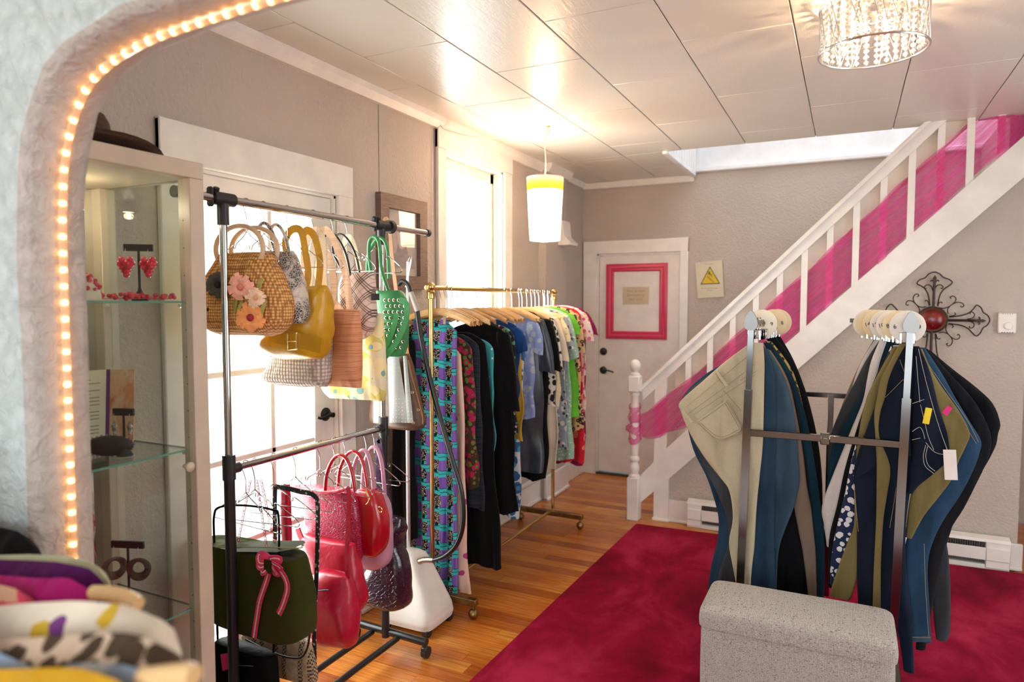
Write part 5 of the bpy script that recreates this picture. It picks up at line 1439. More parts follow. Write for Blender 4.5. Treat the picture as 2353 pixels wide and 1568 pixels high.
def m_maxi():
    t = NT('turquoise_purple_print'); t.set(Roughness=.75); t.b.inputs['Specular IOR Level'].default_value = .1; t.folds(1, .04); co = t.co(); x, y, z = t.sep(co); x = t.math('ADD', x, t.math('MULTIPLY', t.noise(t.co((1, 1, 3)), 9, 2), .035))
    colx = t.math('FLOOR', t.math('MULTIPLY', x, 26)); zz = t.math('ADD', t.math('MULTIPLY', z, 10.5), t.math('MULTIPLY', t.math('SINE', t.math('MULTIPLY', colx, 12.9)), 3.7))
    zz = t.math('ADD', zz, t.math('MULTIPLY', t.noise(co, 12, 2), .35)); fr = t.math('FRACT', t.math('ADD', zz, 50)); xf = t.math('FRACT', t.math('ADD', t.math('MULTIPLY', x, 26), 50))
    cell = t.voro(co, 120, 'DISTANCE_TO_EDGE'); mosaic = t.ramp(cell, [(0, (.01, .01, .012)), (.17, (.01, .01, .012)), (.2, (.62, .52, .40))])
    odd = t.math('GREATER_THAN', t.math('FRACT', t.math('MULTIPLY', t.math('ADD', colx, 50), .5)), .25)
    c = t.ramp(fr, [(0, (.05, .46, .48)), (.17, (.01, .01, .012)), (.20, (.05, .44, .46)), (.37, (.01, .01, .012)), (.40, (0, 0, 0)), (1, (0, 0, 0))], 'CONSTANT')
    purple = t.ramp(t.noise(t.co((30, 1, 1)), 4, 2), [(.3, (.13, .06, .30)), (.7, (.28, .15, .52))])
    low = t.mix(odd, purple, mosaic); c = t.mix(t.math('GREATER_THAN', fr, .40), c, low)
    blk = t.math('MULTIPLY', t.math('MULTIPLY', t.math('GREATER_THAN', fr, .21), t.math('LESS_THAN', fr, .37)), t.math('MULTIPLY', t.math('GREATER_THAN', xf, .25), t.math('LESS_THAN', xf, .75)))
    c = t.mix(t.math('MULTIPLY', blk, odd), c, (.008, .008, .01)); t.col(c); return t.m
M_BLKF = fabric('black_jersey', (.006, .006, .007), .85, 700, .12)
M_BLKC = pat('charcoal_stripe_knit', lambda t: t.ramp(t.noise(t.co((1, 1, 40)), 9, 3), [(.3, (.008, .01, .014)), (.65, (.03, .04, .055)), (.8, (.09, .10, .12))]), .8)
M_SAT = plain('black_satin_sheen', (.022, .027, .034), .28, var=(7, (.05, .065, .085)))
g = garment
PX = lambda px, py, Y_: onY(px, py, Y_).x
def gq(name, label, cat, Y_, mat, top, rsh, rhem, hem, **kw):
    """right edge and heights given as photo pixels in the garment's own plane"""
    return garment(name, label, cat, Y_, mat, onY(rsh, top, Y_).z, onY(rhem, hem, Y_).z, PX(rsh, 880, Y_), PX(rhem, hem, Y_), **kw)
gq('long_dress', 'plain black dress hanging at the near end of the brass rack', 'dress', 2.945, M_BLKF, 760, 955, 958, 1235, w_s=.15, w_h=.14, seed=1, neck=.08)
maxi = gq('maxi_dress', 'turquoise, purple and black printed strapless maxi dress', 'dress', 3.00, m_maxi(), 735, 1050, 1052, 1372, w_s=.31, w_h=.30, A=.012, k=75, seed=2, neck=.24)
gq('peach_dress', 'peach pleated dress with ruffled edge and floral hem', 'dress', 3.065, m_blobs('peach_floral', (.80, .56, .46), [((.50, .06, .22), .27), ((.75, .36, .05), .22)], 13), 790, 1062, 1080, 1366, w_s=.32, w_h=.34, seed=3)
gq('halter_top', 'taupe sleeveless top with a red and green paisley panel', 'top', 3.125, m_blobs('paisley_red', (.05, .03, .02), [((.42, .02, .08), .50), ((.14, .20, .03), .36)], 26), 775, 1086, 1100, 1120, w_s=.33, w_h=.34, seed=4, smat=None)
gq('charcoal_tunic', 'charcoal striped knit tunic with dark threads', 'tunic', 3.185, M_BLKC, 770, 1100, 1112, 1172, w_s=.34, w_h=.34, seed=5, A=.006)
gq('long_black_dress', 'long black sleeveless dress reaching nearly to the floor', 'dress', 3.25, M_BLKF, 765, 1116, 1155, 1308, w_s=.35, w_h=.38, seed=6, A=.012)
gq('turquoise_cardigan', 'turquoise dotted cardigan with a draped front edge', 'cardigan', 3.325, m_blobs('turquoise_dots', (.06, .38, .42), [((.65, .75, .72), .20)], 30), 775, 1132, 1142, 1040, w_s=.37, w_h=.40, seed=7, A=.02, k=35)
gq('black_long_sleeve_dress', 'matte black long-sleeved dress in the middle of the rack', 'dress', 3.395, M_BLKF, 745, 1165, 1188, 1180, w_s=.38, w_h=.42, seed=8, sleeve=(.42, .03))
gq('floral_trim_blouse', 'black blouse with a green and pink floral edge', 'blouse', 3.455, m_blobs('green_pink_floral', (.02, .02, .02), [((.10, .30, .18), .38), ((.75, .35, .40), .30)], 32), 745, 1182, 1190, 1000, w_s=.40, w_h=.42, seed=9)
gq('royal_blue_top', 'royal blue short-sleeved top next to the shiny black coat', 'top', 3.515, fabric('royal_blue', (.015, .06, .22), .7), 735, 1194, 1192, 930, w_s=.40, w_h=.40, seed=10, sleeve=(.12, .0))
gq('yellow_dress', 'golden yellow dress peeking out between blue garments', 'dress', 3.575, fabric('golden_yellow', (.66, .42, .05), .7), 745, 1192, 1204, 1010, w_s=.38, w_h=.44, seed=11)
gq('blue_floral_dress', 'blue and white brushstroke floral dress with a long hem', 'dress', 3.635, m_blobs('blue_white_floral', (.66, .74, .78), [((.04, .14, .34), .50), ((.10, .36, .55), .38)], 15), 745, 1205, 1192, 1190, w_s=.40, w_h=.30, seed=12)
gq('periwinkle_blouse', 'periwinkle blue satin blouse with pale print', 'blouse', 3.70, m_blobs('periwinkle_satin', (.26, .34, .66), [((.42, .48, .60), .42), ((.45, .58, .58), .28)], 16, .35), 722, 1232, 1228, 960, w_s=.41, w_h=.40, seed=13, A=.014, k=45, sleeve=(.16, .0))
gq('satin_coat', 'shiny black satin coat with wide elbow sleeves', 'coat', 3.79, M_SAT, 716, 1246, 1246, 1085, w_s=.41, w_h=.44, seed=14, A=.016, k=32, sleeve=(.30, .035), th=.06)
gq('black_shift_dress', 'black shift dress with short sleeves behind the satin coat', 'dress', 3.86, M_BLKF, 716, 1262, 1256, 1104, w_s=.41, w_h=.46, seed=15, sleeve=(.30, .03))
gq('black_white_blouse', 'black and white speckled print blouse', 'blouse', 3.925, m_blobs('black_white_print', (.72, .68, .60), [((.015, .015, .015), .55)], 30), 714, 1268, 1276, 935, w_s=.41, w_h=.42, seed=16, sleeve=(.3, .03))
gq('cream_tunic', 'plain cream blouse over a long white skirt', 'blouse', 3.985, fabric('ivory_cotton', (.76, .66, .50), .85, c2=(.66, .56, .44)), 712, 1278, 1282, 1074, w_s=.41, w_h=.42, seed=17, sleeve=(.26, .04))
gq('lace_top', 'cream lace top with dotted texture', 'top', 4.045, m_blobs('cream_lace', (.78, .68, .42), [((.30, .26, .20), .24)], 42), 712, 1288, 1284, 935, w_s=.41, w_h=.4, seed=18, sleeve=(.12, .02))
gq('slate_print_dress', 'slate blue and white printed dress', 'dress', 4.105, m_blobs('slate_print', (.30, .34, .40), [((.66, .64, .62), .36), ((.06, .06, .08), .30)], 20), 710, 1296, 1306, 1035, w_s=.41, w_h=.42, seed=19, sleeve=(.2, .02))
gq('mint_sequin_top', 'mint green sparkling knit top', 'top', 4.165, m_blobs('mint_sparkle', (.30, .46, .36), [((.62, .70, .60), .34)], 55), 708, 1304, 1318, 1058, w_s=.41, w_h=.40, seed=20, sleeve=(.26, .03))
gq('lime_top', 'bright lime green top', 'top', 4.225, fabric('lime_green', (.14, .48, .04), .7), 706, 1314, 1330, 962, w_s=.41, w_h=.40, seed=21, sleeve=(.12, .01))
gq('leopard_dress', 'tan leopard print dress', 'dress', 4.285, m_leopard('leopard', scale=34), 704, 1324, 1342, 990, w_s=.41, w_h=.40, seed=22, sleeve=(.25, .01))
gq('red_dress', 'red dress with a coral floral top', 'dress', 4.345, m_blobs('coral_red', (.58, .015, .03), [((.80, .22, .12), .38)], 14), 704, 1334, 1344, 1064, w_s=.41, w_h=.38, seed=23)
gq('pink_floral_blouse', 'white and pink spring floral blouse', 'blouse', 4.40, m_blobs('pink_floral', (.78, .64, .60), [((.66, .12, .22), .40), ((.75, .45, .12), .28)], 26), 702, 1342, 1346, 950, w_s=.41, w_h=.38, seed=24, sleeve=(.16, .02))
gq('maroon_print_dress', 'maroon and cream bold print dress at the far end of the rack', 'dress', 4.455, m_blobs('maroon_bold', (.22, .008, .05), [((.75, .55, .50), .34), ((.02, .01, .02), .30)], 13), 702, 1348, 1340, 1068, w_s=.41, w_h=.36, seed=25, sleeve=(.14, .03))
# shop tag clips on the maxi dress hanger
MB().bbox((PX(1022, 745, 2.97) - .007, 2.962, 1.47), (PX(1022, 745, 2.97) + .007, 2.97, 1.53), .002).build('clip', plain('clear_clip', (.75, .70, .55), .2), maxi)
for i, (y, r_) in enumerate(((2.93, .2), (3.03, -.15), (3.10, .22))):
    place_wood(y, r_, .01, ('empty wooden hanger just behind the near brass post', 'empty wooden hanger above the printed maxi dress', 'empty wooden hanger above the peach dress')[i])

# ================================================================ garment steamer
sm = thing('garment_steamer', 'white upright garment steamer with a black hose between the racks', 'steamer', (-1.86, 2.74, 0))
M_STW = plain('steamer_white', (.74, .70, .64), .4)
m_ = MB(); lay = [(.035, .140, .125, 0), (.06, .145, .13, 0), (.10, .138, .125, 0), (.20, .105, .10, -.012), (.30, .072, .08, -.03), (.345, .055, .065, -.04), (.36, .035, .045, -.045)]
def stf(u, v):
    k_ = v * (len(lay) - 1); i = min(int(k_), len(lay) - 2); f_ = k_ - i; q = [lay[i][j] + (lay[i + 1][j] - lay[i][j]) * f_ for j in range(4)]
    a = 2 * PI * u; e = .28
    return (-1.865 + q[3] + q[1] * math.copysign(abs(cos(a)) ** e, cos(a)), 2.74 + q[2] * math.copysign(abs(sin(a)) ** e, sin(a)), q[0])
m_.grid(stf, 36, 24, cu=True); b_ = len(m_.v); m_.f.append(list(range(b_ - 36, b_))); m_.mi.append(0); m_.f.append(list(range(36))[::-1]); m_.mi.append(0)
m_.build('tank_body', M_STW, sm, angle=50)
for x, y in ((-1.75, 2.645), (-1.98, 2.645), (-1.75, 2.84), (-1.98, 2.84)):
    MB().cyl((x - .014, y, .024), (x + .014, y, .024), .024, n=16).bbox((x - .01, y - .01, .02), (x + .01, y + .01, .05), .003).build('caster', M_BLACKP, sm)
MB().cyl((-1.945, 2.78, .30), (-1.945, 2.78, 1.30), .0105, n=12).cyl((-1.945, 2.78, 1.3), (-1.935, 2.78, 1.78), .008, n=12).build('pole', plain('pale_aluminium', (.72, .72, .71), .35, .8), sm)
MB().cyl((-1.945, 2.78, 1.27), (-1.945, 2.78, 1.33), .015, n=12).build('pole_lock', M_BLACKP, sm)
hs = [(958, 712), (966, 770), (983, 850), (1008, 950), (1040, 1060), (1060, 1130), (1064, 1200), (1050, 1250), (1022, 1278), (995, 1288)]
MB().tube(spl([onY(a, b, 2.72) for a, b in hs], 6), .0125, 10).build('hose', plain('black_hose', (.012, .012, .012), .28), sm)
cp = spl([onY(996, 1288, 2.72), onY(972, 1288, 2.715), onY(952, 1298, 2.71), onY(942, 1318, 2.71), Vector((-1.875, 2.72, .33))], 8)
m_ = MB().tube(cp, .0125, 10)
for i in range(0, len(cp) - 1): m_.tube([cp[i] + (cp[i + 1] - cp[i]) * .2, cp[i] + (cp[i + 1] - cp[i]) * .7], .0145, 10)
m_.build('hose_coupling', plain('warm_nickel', (.62, .57, .48), .25, 1), sm)
hd = onY(948, 700, 2.72)
MB().cyl(onY(960, 716, 2.72), onY(944, 672, 2.72), .014, .012, n=12).build('steam_handle', plain('grey_grip', (.45, .40, .36), .5), sm)
MB().tube(spl([onY(944, 672, 2.72), onY(938, 655, 2.72), onY(925, 646, 2.72), onY(916, 655, 2.72)], 5), .011, 10).build('steam_head', M_BLACKP, sm)
MB().tube(spl([Vector((-1.935, 2.78, 1.78)), Vector((-1.90, 2.76, 1.80)), onY(932, 660, 2.74)], 5), .004, 6).build('hook', M_STEEL, sm)
# ================================================================ four-way jeans rack
JL, JR, JY, JZ = -.361, .214, 3.0, 1.50
def arm_x(side, y): return (JL + (y - 3.0) * .14) if side < 0 else (JR - (y - 3.0) * .32)
jr = thing('jeans_rack', 'chrome four-way floor rack holding jeans in front of the stairs', 'garment rack', ((JL + JR) / 2, 3.4, 0))
for x in (JL, JR):
    lean = lambda z: x - .032 * (JZ - z) / JZ          # the posts lean slightly
    MB().tube([(lean(1.18), JY, 1.18), (x, JY, JZ + .01)], 1, 4, flat=(.0115, .0115), up=(1, 0, 0)).build('upper_post', M_CHROME2, jr)
    MB().tube([(lean(.03), JY, .03), (lean(1.215), JY, 1.215)], 1, 4, flat=(.0155, .0155), up=(1, 0, 0)).build('lower_post', M_CHROME2, jr)
    sd_ = -1 if x < 0 else 1; xe = arm_x(sd_, 3.62)
    MB().tube([(x, JY, JZ - .004), (xe, 3.62, JZ - .004)], 1, 4, flat=(.010, .008), up=(0, 0, 1)).build('arm', M_CHROME2, jr)
    pts = [(.0, .048), (.010, .040), (.022, .016), (.028, -.006), (.024, -.024), (.012, -.033), (0, -.035), (-.012, -.033), (-.024, -.024), (-.028, -.006), (-.022, .016), (-.010, .040)]
    MB().prism([(x + a, JZ + b) for a, b in pts], JY - .03, JY - .012).build('end_cap', plain('satin_silver', (.20, .195, .185), .35, 1.0), jr)
    MB().bbox((x - .0155, JY, .02), (x + .0155, 3.93, .05), .002).build('base_bar', M_CHROME2, jr)
    MB().bbox((x - .012, 3.90, .03), (x + .012, 3.925, 1.10), .002).build('rear_post', M_CHROME2, jr)
MB().bbox((JL, JY - .009, 1.02), (JR, JY + .009, 1.048), .002).build('crossbar', M_CHROME2, jr)
MB().bbox((JL, 3.90, 1.085), (JR, 3.92, 1.11), .002).build('crossbar', M_CHROME2, jr)
MB().bbox((-.085, 3.895, .03), (-.055, 3.925, 1.10), .002).build('centre_post', M_CHROME2, jr)
MB().bbox((JL, JY - .012, .02), (JR, JY + .012, .046), .002).build('base_bar', M_CHROME2, jr)
MB().bbox((-.088, JY - .016, 1.01), (-.052, JY + .014, 1.056), .003).cyl((-.07, JY - .022, 1.03), (-.07, JY - .01, 1.03), .008, n=10).build('clamp', M_CHROME2, jr)

def m_denim(name, c, fade=None, sc=1.0):
    t = NT(name); t.set(Roughness=.85); t.b.inputs['Sheen Weight'].default_value = .03; t.b.inputs['Specular IOR Level'].default_value = .12
    tw = t.noise(t.co((400, 400, 60)), 2.2, 2); fd = t.noise(t.co((5, 5, 1.5)), 2.0, 3)
    fade = fade or tuple(min(1, x * 1.7 + .002) for x in c)
    base = t.ramp(fd, [(.36, c), (.68, fade)])
    t.col(t.mix(.3, base, t.ramp(tw, [(.3, (.35, .35, .35)), (.7, (1.0, 1.0, 1.0))]), 'MULTIPLY')); t.bump(tw, .25, .002, t.folds(.8, .03))
    return t.m
M_THREAD = plain('gold_thread', (.42, .30, .14), .7); M_THREADW = plain('white_thread', (.62, .60, .55), .7)
def arm_x(side, y): return (JL + (y - 3.0) * .14) if side < 0 else (JR - (y - 3.0) * .32)
def cpx(p): return (1516 + p[0] * .56, 690 + p[1] * .56)      # detail crop of the photograph -> photo pixel
CNT = {'n': 0}
def jeans(label, arm, Y, mat, rows, name='jeans', th=.034, A=.008, k=42, clip=True, group='jeans on the chrome rack', cat='jeans'):
    """rows: (y, x_left, x_right) of the hanging outline, read in the pair's own plane"""
    CNT['n'] += 1
    rw = []
    for i, (cy_, a_, b_) in enumerate(rows):
        P0, P1 = onY(*cpx((a_, cy_)), Y), onY(*cpx((b_, cy_)), Y); rw.append(((P0.z + P1.z) / 2, P0.x, P1.x, th * (.5 if i == 0 else 1)))
    t_ = thing(name, label, cat, ((rw[-1][1] + rw[-1][2]) / 2, Y, rw[-1][0]), group)
    gloft(rw, Y, A, k, nu=36, sub=4, seed=CNT['n'], e=.62, hemw=.003).build('denim_body', mat, t_, angle=70)
    if clip:
        xa = arm_x(arm, Y); q_ = JZ - .012
        h_ = thing('clip_hanger', 'small chrome clip hanger gripping the ' + ' '.join(label.split()[:9]), 'hanger', (xa, Y, JZ), 'clip hangers on the jeans rack')
        MB().tube([Vector((xa, Y + .011 * cos(r_), JZ + .006 + .011 * sin(r_))) for r_ in [math.radians(d_) for d_ in (-40, 0, 45, 90, 135, 180, 210)]] + [Vector((xa, Y, JZ - .018)), Vector((xa, Y, JZ - .035))], .0016, 5).build('hook', M_CHROME, h_)
        MB().tube([(xa - .03, Y, JZ - .035), (xa + .03, Y, JZ - .035)], .0018, 5).build('bar', M_CHROME, h_)
        for dx in (-.022, .022): MB().bbox((xa + dx - .005, Y - .009, JZ - .078), (xa + dx + .005, Y + .009, JZ - .036), .002).build('clip', M_CHROME, h_)
    return t_
def stitch(parent, lines, Y, mat, r=.0009, name='stitching'):
    m_ = MB()
    for L_ in lines: m_.tube(spl([onY(*cpx(p), Y) for p in L_], 4), r, 4)
    return m_.build(name, mat, parent)
def patch(parent, pts, Y, mat, name, dep=.004):
    P_ = [onY(*cpx(p), Y) for p in pts]; n_ = len(P_)
    return MB().add(P_ + [p + Vector((0, dep, 0)) for p in P_], [list(range(n_)), list(range(2 * n_ - 1, n_ - 1, -1))] + [(i, i + n_, (i + 1) % n_ + n_, (i + 1) % n_) for i in range(n_)]).build(name, mat, parent, smooth=False)
C_NAVY, C_IND, C_MID, C_BLU, C_BLK = (.0045, .008, .016), (.006, .013, .027), (.016, .036, .062), (.014, .040, .078), (.0035, .004, .0055)
D = {k_: m_denim(k_, c_) for k_, c_ in (('navy_denim', C_NAVY), ('indigo_denim', C_IND), ('mid_blue_denim', C_MID), ('bright_blue_denim', C_BLU), ('black_denim', C_BLK))}
D['khaki'] = m_denim('khaki_twill', (.47, .40, .27), (.54, .465, .32)); D['olive'] = m_denim('olive_twill', (.16, .125, .045), (.21, .165, .065)); D['taupe'] = m_denim('taupe_twill', (.19, .14, .105), (.23, .17, .13))
D['white'] = m_denim('white_twill', (.66, .60, .57), (.72, .66, .63)); D['grey'] = m_denim('grey_denim', (.035, .037, .043)); D['teal'] = m_denim('teal_denim', (.005, .024, .04)); D['faded_blue'] = m_denim('faded_blue_denim', (.026, .055, .09), (.06, .11, .16)); D['slate'] = m_denim('slate_denim', (.045, .06, .09))
D['floral'] = m_blobs('navy_white_floral_twill', (.012, .022, .06), [((.66, .64, .66), .44)], 36)
J = jeans
kh = J('pale khaki jeans with a stitched back pocket, front of the left arm', -1, 3.05, D['khaki'], [(175, 375, 425), (250, 275, 430), (330, 185, 430), (425, 84, 430), (470, 88, 428), (560, 126, 422), (660, 186, 415), (740, 252, 410), (790, 285, 405), (900, 300, 396), (1000, 287, 388), (1100, 300, 378), (1240, 322, 372)], 'khaki_jeans')
M_KT = plain('tan_thread', (.24, .18, .10), .7)
yk = 3.05 - .027
stitch(kh, [[(372, 222), (240, 330), (108, 440)], [(392, 262), (262, 362), (112, 470)], [(395, 305), (285, 375), (140, 470)], [(230, 300), (250, 335), (280, 350)], [(100, 470), (140, 505)], [(330, 330), (400, 290)], [(262, 372), (335, 455)]], yk, M_KT)
for pp_ in (((225, 290), (240, 292), (282, 350), (270, 356)), ((88, 458), (98, 452), (138, 498), (128, 506))): patch(kh, pp_, yk - .003, D['khaki'], 'belt_loop')
pk = patch(kh, ((152, 495), (275, 408), (338, 520), (325, 548), (238, 580)), yk - .002, D['khaki'], 'back_pocket')
stitch(pk, [[(160, 500), (276, 418)], [(160, 506), (240, 572), (322, 542), (332, 520), (272, 414)], [(168, 504), (243, 562), (314, 536), (322, 518), (268, 424)]], yk - .0035, M_KT, name='pocket_stitching')
J('slate blue jeans hanging just right of the left chrome post', -1, 3.095, D['mid_blue_denim'], [(190, 405, 430), (300, 415, 470), (500, 412, 478), (700, 402, 474), (900, 384, 472), (1100, 368, 472), (1260, 362, 476)])
J('mid blue faded jeans on the left arm beside the crossbar', -1, 3.135, D['faded_blue'], [(200, 420, 445), (300, 435, 505), (400, 440, 540), (520, 450, 560), (650, 460, 572), (740, 465, 576), (850, 465, 548), (950, 465, 510), (1050, 465, 486), (1260, 462, 478)])
J('indigo jeans showing at the left behind the khaki pair', -1, 3.14, D['mid_blue_denim'], [(200, 350, 420), (265, 255, 400), (330, 160, 390), (415, 88, 380), (500, 104, 370), (620, 140, 360), (720, 190, 350), (800, 216, 350), (900, 238, 350), (1000, 234, 340), (1100, 212, 325), (1290, 186, 300)])
J('charcoal jeans edge between the khaki and indigo pairs', -1, 3.095, D['grey'], [(215, 345, 410), (330, 178, 400), (430, 86, 390), (520, 112, 380), (620, 150, 370), (720, 196, 360), (800, 238, 350), (900, 276, 350), (1000, 282, 340), (1120, 246, 330), (1260, 230, 330)])
J('taupe brown trousers between blue jeans on the left arm', -1, 3.18, D['taupe'], [(205, 425, 455), (300, 460, 515), (400, 495, 548), (600, 520, 584), (750, 540, 604), (850, 550, 622), (950, 570, 632), (1050, 590, 640), (1240, 610, 646)])
J('black jeans filling the space under the left arm', -1, 3.20, D['black_denim'], [(200, 430, 460), (400, 470, 555), (600, 480, 590), (800, 475, 620), (1000, 470, 632), (1260, 462, 655)])
J('teal blue jeans with dark embroidery on the left arm', -1, 3.24, D['teal'], [(175, 425, 455), (300, 480, 540), (450, 540, 592), (600, 572, 626), (800, 600, 656), (950, 612, 676), (1100, 612, 680), (1240, 620, 670)])
J('leopard print trousers showing a thin edge on the left arm', -1, 3.275, m_leopard('leopard_twill', (.42, .32, .10), 40), [(170, 430, 460), (300, 500, 550), (500, 560, 603), (700, 592, 636), (820, 606, 646), (1000, 610, 650)], cat='trousers', name='leopard_trousers')
J('black jeans near the back of the left arm', -1, 3.32, D['black_denim'], [(150, 435, 475), (250, 480, 550), (350, 520, 592), (450, 550, 622), (600, 580, 652), (800, 600, 668), (1000, 606, 672), (1150, 606, 660)])
J('navy jeans at the far back of the left arm', -1, 3.39, D['black_denim'], [(140, 440, 490), (250, 490, 552), (400, 545, 608), (600, 590, 655), (800, 612, 668), (1000, 612, 664)])
nj = J('dark navy jeans with gold stitching, front of the right arm', 1, 3.06, D['navy_denim'], [(175, 990, 1032), (240, 970, 1045), (330, 925, 1045), (430, 886, 1042), (530, 850, 1040), (640, 815, 1035), (720, 798, 1025), (800, 802, 1015), (950, 806, 1002), (1100, 812, 992), (1300, 812, 985)], 'navy_jeans')
stitch(nj, [[(975, 742), (960, 840), (944, 935)], [(795, 752), (805, 850), (815, 950)], [(1000, 325), (960, 365), (925, 400)], [(985, 245), (1008, 310), (1010, 345)]], 3.06 - .026, M_THREAD)
patch(nj, ((1020, 320), (1030, 640), (965, 660), (880, 690), (800, 735), (850, 560), (930, 400)), 3.06 - .027, D['navy_denim'], 'hip_panel', .010)
J('olive trousers hanging as a narrow strip before the navy jeans', 1, 3.025, D['olive'], [(178, 985, 1012), (260, 940, 966), (330, 906, 938), (400, 892, 924), (470, 880, 904), (560, 884, 902), (680, 890, 946), (800, 890, 932), (900, 888, 918), (1100, 878, 908), (1300, 874, 906)], 'olive_trousers', th=.018, cat='trousers', A=.003)
J('olive trousers with a wide hem at the lower left of the right arm', 1, 3.10, D['olive'], [(190, 960, 1000), (400, 850, 900), (600, 810, 860), (800, 800, 840), (930, 796, 830), (1000, 770, 828), (1100, 735, 815), (1200, 703, 790), (1225, 704, 775)], 'olive_trousers', cat='trousers')
J('navy and white floral trousers on the right arm', 1, 3.13, D['floral'], [(185, 950, 990), (330, 890, 930), (440, 856, 895), (520, 828, 872), (640, 792, 840), (800, 758, 815), (900, 734, 812), (1000, 714, 800), (1100, 700, 770), (1170, 698, 740)], 'floral_trousers', cat='trousers')
J('black slim jeans beside the white pair', 1, 3.16, D['black_denim'], [(180, 945, 985), (330, 880, 920), (420, 845, 885), (560, 800, 850), (700, 758, 820), (850, 728, 790), (1000, 694, 780), (1180, 690, 760)])
J('plain white jeans on the right arm', 1, 3.20, D['white'], [(160, 905, 935), (250, 868, 905), (330, 850, 888), (420, 832, 872), (560, 775, 838), (700, 718, 800), (850, 668, 770), (930, 674, 760), (1010, 684, 750)], 'white_jeans')
J('teal jeans behind the white pair', 1, 3.25, D['teal'], [(170, 925, 970), (280, 868, 950), (400, 818, 900), (500, 762, 850), (600, 712, 820), (700, 690, 800), (850, 682, 780), (1000, 690, 770)])
J('faded charcoal jeans on the right arm near the back', 1, 3.31, D['grey'], [(160, 905, 945), (250, 845, 900), (350, 795, 870), (480, 730, 830), (560, 700, 800), (640, 690, 780), (900, 690, 760)])
J('pale pink jeans edge at the back of the right arm', 1, 3.36, D['white'], [(150, 890, 925), (250, 830, 870), (340, 795, 840), (450, 770, 820), (600, 750, 800), (800, 745, 790)], 'white_jeans')
J('taupe trousers at the far back of the right arm', 1, 3.42, D['taupe'], [(150, 885, 915), (250, 828, 868), (350, 782, 830), (500, 724, 800), (620, 704, 780), (800, 704, 770)], 'taupe_trousers', cat='trousers')
sj = J('dark jeans with bold white stitched pocket right of the chrome post', 1, 3.05, D['navy_denim'], [(190, 1040, 1066), (300, 1042, 1112), (450, 1040, 1150), (560, 1036, 1184), (640, 1034, 1190), (700, 1028, 1135), (760, 1022, 1065), (795, 1016, 1038)], 'stitched_jeans')
stitch(sj, [[(1062, 200), (1092, 330), (1140, 500), (1180, 615)], [(1052, 230), (1060, 330), (1068, 420)], [(1036, 425), (1085, 408)], [(1036, 540), (1066, 522), (1080, 540), (1088, 570)], [(1036, 574), (1070, 566)], [(1092, 585), (1130, 625), (1182, 636)], [(1092, 595), (1082, 640), (1090, 682), (1125, 712)], [(1100, 600), (1092, 640), (1102, 678), (1130, 702)], [(1070, 430), (1085, 490), (1102, 560), (1125, 615)]], 3.05 - .025, M_THREADW)
J('olive twill trousers behind the white-stitched jeans', 1, 3.095, D['olive'], [(200, 1048, 1078), (280, 1066, 1112), (350, 1080, 1155), (450, 1090, 1228), (535, 1095, 1270), (590, 1095, 1255), (650, 1070, 1228), (730, 1040, 1200), (800, 1030, 1148), (880, 1020, 1085), (975, 1008, 1035)], 'olive_trousers', cat='trousers')
bj = J('bright blue jeans with a turned hem on the right arm', 1, 3.14, D['bright_blue_denim'], [(195, 1050, 1088), (300, 1090, 1158), (400, 1140, 1214), (500, 1190, 1275), (570, 1220, 1318), (620, 1215, 1314), (700, 1180, 1284), (800, 1110, 1230), (900, 1050, 1165), (1000, 1008, 1120), (1100, 1004, 1102), (1250, 1018, 1106), (1400, 1034, 1114)], 'blue_jeans')
stitch(bj, [[(1100, 260), (1190, 390), (1260, 490), (1308, 582)], [(1092, 290), (1180, 400), (1250, 510), (1300, 590)], [(1085, 1000), (1092, 1200), (1105, 1385)], [(1036, 1385), (1112, 1386)]], 3.14 - .025, M_THREAD)
patch(bj, ((1034, 1380), (1114, 1378), (1115, 1402), (1036, 1405)), 3.14 - .024, D['faded_blue'], 'turned_hem', .03)
J('indigo jeans leg hanging lowest beside the ottoman', 1, 3.10, D['indigo_denim'], [(200, 1030, 1060), (500, 1000, 1060), (750, 955, 1030), (900, 930, 1012), (1050, 920, 1010), (1200, 930, 1022), (1350, 975, 1035), (1520, 1000, 1046)])
J('black jeans with lettering on the back waistband', 1, 3.18, D['black_denim'], [(200, 1065, 1100), (300, 1130, 1190), (400, 1210, 1282), (500, 1270, 1340), (575, 1290, 1360), (650, 1270, 1345), (750, 1220, 1300), (850, 1155, 1250), (950, 1100, 1190), (1100, 1080, 1150), (1430, 1050, 1090)])
J('black jeans sticking out furthest to the right', 1, 3.23, D['black_denim'], [(205, 1075, 1110), (280, 1140, 1200), (350, 1210, 1292), (420, 1280, 1366), (500, 1310, 1396), (545, 1310, 1386), (600, 1290, 1374), (700, 1240, 1322), (850, 1160, 1230), (1000, 1120, 1180)])
J('grey jeans hanging low at the far right', 1, 3.28, D['grey'], [(215, 1085, 1120), (350, 1180, 1270), (500, 1250, 1340), (700, 1200, 1300), (850, 1150, 1210), (950, 1128, 1176), (1050, 1122, 1186), (1200, 1118, 1192), (1350, 1128, 1192), (1396, 1134, 1176)], 'grey_jeans')
